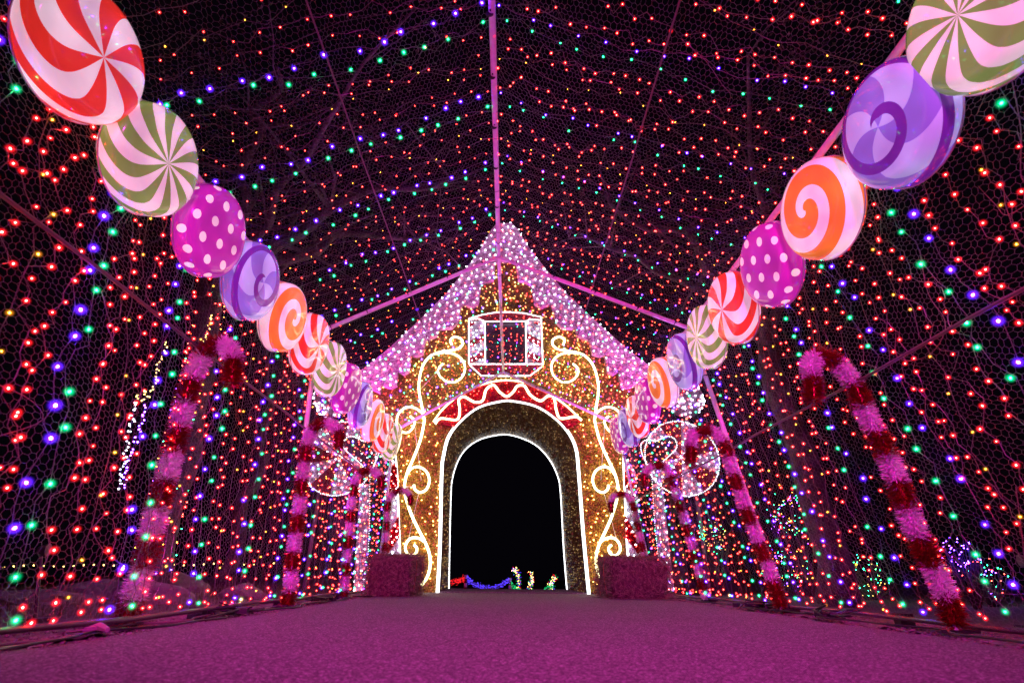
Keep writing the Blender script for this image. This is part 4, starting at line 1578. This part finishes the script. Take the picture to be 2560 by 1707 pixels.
def tree(base, top, r0, r1, label, branches, seed):
    rnd = random.Random(seed)
    root = empty('bare_tree', base)
    tag(root, label, 'tree', 'trees around the tunnel')
    b, t = Vector(base), Vector(top)
    pts = [b + (t - b) * (i / 8) + Vector((rnd.gauss(0, .04), rnd.gauss(0, .04), 0)) * (i > 0) for i in range(9)]
    rad = [r0 * (1.25 if i == 0 else 1) + (r1 - r0) * i / 8 for i in range(9)]
    mb = MB(); mb.tube(pts, rad, 14); part(mb, 'trunk', MAT['bark'], root)
    lv_, lfn = [], 0
    leafc = []
    for br in branches:
        p0 = b + (t - b) * br[0]
        end = Vector(br[1])
        n_ = 9
        pp = [p0 + (end - p0) * (i / (n_ - 1)) + Vector((rnd.gauss(0, .07), rnd.gauss(0, .07), rnd.gauss(0, .05) + 0.25 * math.sin(math.pi * i / (n_ - 1)))) * (0 < i) for i in range(n_)]
        rr_ = [br[2] * (1 - 0.8 * i / (n_ - 1)) for i in range(n_)]
        mb = MB(); mb.tube(spline(pp, 3), [br[2] * (1 - 0.8 * i / ((n_ - 1) * 3)) for i in range((n_ - 1) * 3 + 1)], 7)
        for q in range(16):
            i = rnd.randint(2, n_ - 1)
            s0 = pp[i]
            s1 = s0 + Vector((rnd.gauss(0, .5), rnd.gauss(0, .5), rnd.gauss(0.1, .3)))
            s2 = s1 + Vector((rnd.gauss(0, .3), rnd.gauss(0, .3), rnd.gauss(0, .2)))
            mb.tube([s0, (s0 + s1) / 2 + Vector((rnd.gauss(0, .05), rnd.gauss(0, .05), .05)), s1, s2], [rr_[i] * 0.45, rr_[i] * 0.3, 0.006, 0.003], 5)
            leafc += [s1, s2, (s1 + s2) / 2]
        part(mb, 'limb', MAT['bark'], root)
    if leafc:
        C_ = np.array([tuple(p) for p in leafc])
        m_ = 26
        n_ = len(C_) * m_
        c = np.repeat(C_, m_, 0) + rng.normal(0, 0.16, (n_, 3))
        d = rng.normal(0, 1, (n_, 3)); d /= np.linalg.norm(d, axis=1)[:, None]
        s = np.cross(d, rng.normal(0, 1, (n_, 3))); s /= np.linalg.norm(s, axis=1)[:, None]
        V = np.stack([c, c + d * 0.02 + s * 0.008, c + d * 0.045, c + d * 0.02 - s * 0.008], 1).reshape(-1, 3)
        o = np_mesh('leaves', V, np.arange(n_ * 4).reshape(-1, 4), MAT['leaf'], root, 'stuff')
        o.matrix_parent_inverse = Matrix.Translation(-Vector(root.location))
    return root, pts


lb = at(365, 1490, Y=5.0); lb.z = -0.03
lt = at(545, 700, Y=5.2)
_, lpts = tree(lb, lt, 0.16, 0.12, 'grey tree trunk wrapped in mini lights behind the left netting',
               [(0.98, (-0.6, 4.6, 4.3), 0.09), (0.95, (-2.2, 3.4, 4.6), 0.08), (0.99, (-1.0, 6.6, 4.9), 0.08), (0.97, (-3.8, 4.0, 4.6), 0.07), (0.97, (-0.8, 2.9, 4.4), 0.05)], 3)
rb_ = at(2090, 1480, Y=5.6); rb_.z = -0.03
rt_ = at(1915, 850, Y=5.8)
tree(rb_, rt_, 0.16, 0.12, 'grey tree trunk behind the right netting between the canes',
     [(0.98, (1.2, 4.8, 4.3), 0.08), (0.97, (3.6, 4.0, 4.4), 0.07), (0.99, (0.9, 6.4, 4.8), 0.07), (0.95, (2.1, 3.2, 4.4), 0.06)], 5)
rb2 = at(1700, 1482, Y=8.4); rb2.z = -0.03
tree(rb2, at(1655, 1150, Y=8.4), 0.13, 0.10, 'pale tree trunk beside the right lollipop', [(0.95, (3.2, 9.2, 4.4), 0.06)], 9)
lb2 = at(560, 1470, Y=7.5); lb2.z = -0.03
tree(lb2, at(650, 1130, Y=7.8), 0.10, 0.07, 'thin tree trunk far behind the left netting', [(0.95, (-4.5, 8.6, 4.6), 0.05)], 12)

# mini lights wound round the left trunk
mixed = ['red_bulb', 'blue_bulb', 'green_bulb', 'amber_bulb']
root = empty('trunk_lights', lb)
tag(root, 'mini lights of four colours wound round the left tree trunk', 'light string')
mbs = {m_: MB() for m_ in mixed}
tw = MB(); hp = []
for i in range(420):
    t = i / 420
    p = lb + (lt - lb) * t
    a = i * 0.42
    rr_ = 0.165 - 0.035 * t
    q = p + Vector((math.cos(a) * rr_, math.sin(a) * rr_, random.gauss(0, .012)))
    hp.append(q)
    if i % 2 == 0:
        mbs[random.choices(mixed, (5, 3, 2, 4))[0]].octa(q, 0.0045)
tw.tube(hp, 0.0015, 3, False)
part(tw, 'cable', MAT['cable'], root)
for m_, b_ in mbs.items():
    o = b_.build('bulbs', MAT[m_], root, False, 'stuff')
    o.matrix_parent_inverse = Matrix.Translation(-Vector(root.location))


def Z7(x, y):
    return (250 + x / 3.136, 750 + y / 3.136)


HANG = [([(515, 330), (492, 430), (450, 530), (425, 640), (405, 715), (310, 740), (288, 775), (340, 785), (400, 750)], 'gold_bulb', 'hooked string of yellow lights hanging outside the left netting'),
        ([(275, 800), (250, 960), (215, 1090), (190, 1250), (160, 1350), (155, 1500)], 'white_bulb', 'long drooping string of white lights outside the left netting'),
        ([(358, 820), (322, 950), (290, 1080), (240, 1200), (205, 1340), (190, 1480)], 'blue_bulb', 'drooping string of bluish lights outside the left netting'),
        ([(878, 120), (852, 200), (838, 280), (800, 350)], 'gold_bulb', 'short string of yellow lights beside the left trunk')]
for px, m_, lab in HANG:
    pts = spline([at(*Z7(*p), Y=4.4) for p in px], 6)
    mb = MB(); mb.tube(pts, 0.002, 4)
    o = mb.build('hanging_light_string', MAT['cable'])
    tag(o, lab, 'light string', 'strings hanging outside the left netting')
    bb = MB()
    for p in resample(pts, 0.028):
        bb.octa(p + Vector((random.gauss(0, .012), 0, random.gauss(0, .008))), 0.0065)
    bb.build('bulbs', MAT[m_], o, False, 'stuff')

# ------------------------------------------------------------------ lit shrubs and far lights
SHR = [(2165, 1445, 7.0, 0.28, ['gold_bulb', 'green_bulb'], 'low shrub glowing yellow and green behind the right netting', 120),
       (2400, 1385, 5.0, 0.16, ['blue_bulb', 'blue_bulb'], 'low shrub dotted with blue lights near the right edge', 60),
       (2460, 1440, 5.4, 0.20, ['blue_bulb', 'green_bulb', 'red_bulb'], 'low shrub with blue and green lights at the far right', 70),
       (1985, 1290, 8.0, 0.40, ['green_bulb', 'blue_bulb', 'amber_bulb'], 'tall shrub with multicoloured lights beside the right trunk', 150),
       (1960, 1420, 8.0, 0.35, ['green_bulb', 'blue_bulb', 'amber_bulb', 'red_bulb'], 'round shrub with multicoloured lights below the right trunk', 140),
       (1780, 1340, 8.2, 0.26, ['gold_bulb', 'gold_bulb', 'green_bulb'], 'upright shrub with yellow lights right of the lollipop', 110)]
for u, v, Y, r, ms, lab, nb in SHR:
    c = at(u, v, Y=Y)
    root = empty('lit_shrub', (c.x, c.y, -0.03))
    tag(root, lab, 'shrub', 'lit shrubs behind the right netting')
    mb = MB()
    for q in range(46):
        d = Vector((random.gauss(0, 1), random.gauss(0, 1), random.gauss(0, 1))).normalized() * r * random.uniform(0.6, 1.05)
        e = c + d
        e.z = max(e.z, 0.0)
        s = Vector((c.x + d.x * 0.15, c.y + d.y * 0.15, -0.03))
        mb.tube([s, (s + e) / 2 + Vector((random.gauss(0, .02), random.gauss(0, .02), 0)), e], [0.006, 0.004, 0.002], 4)
    part(mb, 'twigs', MAT['bark'], root)
    bs_ = {m_: MB() for m_ in set(ms)}
    for q in range(int(nb * 0.65)):
        d = Vector((random.gauss(0, 1), random.gauss(0, 1), random.gauss(0, 1.1))).normalized() * r * random.uniform(0.5, 1.0)
        p = c + d; p.z = max(p.z, 0.02)
        bs_[random.choice(ms)].octa(p, 0.0038)
    for m_, b_ in bs_.items():
        o = b_.build('bulbs', MAT[m_], root, False, 'stuff')
        o.matrix_parent_inverse = Matrix.Translation(-Vector(root.location))

# festoon far on the left
mb = MB(); bb = MB(); pts = []
for i in range(60):
    u = -40 + i * 12.5
    v = 1413 + 6 * math.sin(i * 0.5) * 0.3 + (u / 620.0) * -6
    p = at(u, v, Y=24.0)
    pts.append(p)
    if i % 2 == 0:
        bb.octa(p + Vector((0, 0, -0.03)), 0.028)
mb.tube(pts, 0.006, 4)
for i in (4, 30, 56):
    mb.tube([pts[i], Vector((pts[i].x, pts[i].y, -0.7))], 0.03, 6)
o = mb.build('festoon', MAT['cable'])
tag(o, 'distant festoon of small warm white lights on the far left horizon', 'light string')
bb.build('bulbs', MAT['gold_bulb'], o, False, 'stuff')


def ZD(x, y):
    return (1000 + x / 4.2, 1372 + y / 4.2)


def garland(px, Y, mat, lab, n):
    pts = spline([at(*ZD(*p), Y=Y) for p in px], 8)
    mb = MB(); mb.tube(pts, 0.02, 5)
    o = mb.build('rope_garland', MAT['cable'])
    tag(o, lab, 'garland', 'lit rope garlands beyond the doorway')
    bb = MB()
    for q in range(n):
        p = random.choice(pts) + Vector((random.gauss(0, .02), random.gauss(0, .02), random.gauss(0, .03)))
        bb.octa(p, 0.008)
    bb.build('bulbs', MAT[mat], o, False, 'stuff')


garland([(480, 358), (560, 345), (620, 330), (672, 312)], 14.0, 'far_red', 'red lit garland beyond the left side of the doorway', 220)
garland([(700, 300), (760, 350), (850, 395), (940, 412), (1030, 395), (1110, 350), (1160, 318)], 14.0, 'far_blue', 'sagging blue lit garland between two posts beyond the doorway', 420)
garland([(1160, 350), (1190, 390), (1225, 420), (1255, 432)], 14.0, 'far_green', 'green lit garland right of the blue one', 150)
garland([(1515, 432), (1545, 415), (1575, 400), (1600, 385)], 14.0, 'far_green', 'green lit garland near the right door jamb', 110)
for (x, y0, lab) in ((692, 268, 'left striped post holding the blue garland'), (1158, 300, 'right post holding the blue garland')):
    a = at(*ZD(x, y0), Y=14.0)
    root = empty('garland_post', (a.x, a.y, -0.42))
    tag(root, lab, 'post', 'posts beyond the doorway')
    N_ = 7
    for q in range(N_):
        z0 = -0.42 + (a.z + 0.42) * q / N_; z1 = -0.42 + (a.z + 0.42) * (q + 1) / N_
        mb = MB(); mb.tube([(a.x, a.y, z0), (a.x, a.y, z1 - 0.002)], 0.04, 8)
        oo = part(mb, 'garland_band', MAT['red_g' if q % 2 else 'white_g'], root)
for px, lab in (([(1185, 235), (1200, 215), (1225, 240), (1240, 290), (1248, 350), (1250, 425)], 'curving post wrapped in coloured lights, leftmost of three beyond the doorway'),
                ([(1372, 248), (1385, 290), (1383, 340), (1362, 385), (1352, 430)], 'curving post wrapped in coloured lights, middle of three beyond the doorway'),
                ([(1608, 278), (1615, 315), (1585, 350), (1590, 395), (1608, 438)], 'curving post wrapped in coloured lights, rightmost of three beyond the doorway')):
    pts = spline([at(*ZD(*p), Y=15.0) for p in px], 8)
    pts.append(Vector((pts[-1].x, 15.0, -0.45)))
    mb = MB(); mb.tube(pts, 0.035, 6)
    o = mb.build('lit_post', MAT['bark'])
    tag(o, lab, 'post', 'light-wrapped posts beyond the doorway')
    bs_ = {m_: MB() for m_ in ('far_red', 'far_blue', 'far_green', 'gold_bulb')}
    for q in range(130):
        p = random.choice(pts[:-1]) + Vector((random.gauss(0, .035), -0.03, random.gauss(0, .03)))
        bs_[random.choice(list(bs_))].octa(p, 0.009)
    for m_, b_ in bs_.items():
        b_.build('bulbs', MAT[m_], o, False, 'stuff')

# dark feed cables sagging in front of the icing
for px, lab in (([(1000, 862), (1060, 835), (1110, 818), (1160, 797), (1215, 742)], 'black feed cable sagging in front of the left icing slope'),
                ([(1370, 858), (1430, 872), (1480, 890), (1540, 925), (1600, 960)], 'black feed cable sagging in front of the right icing slope'),
                ([(1340, 880), (1400, 925), (1450, 950), (1500, 985)], 'second black feed cable running down beside the window to the right')):
    mb = MB(); mb.tube(spline([at(u, v, Y=6.9) for u, v in px], 6), 0.004, 5)
    tag(mb.build('feed_cable', MAT['black']), lab, 'cable', 'feed cables in front of the house')
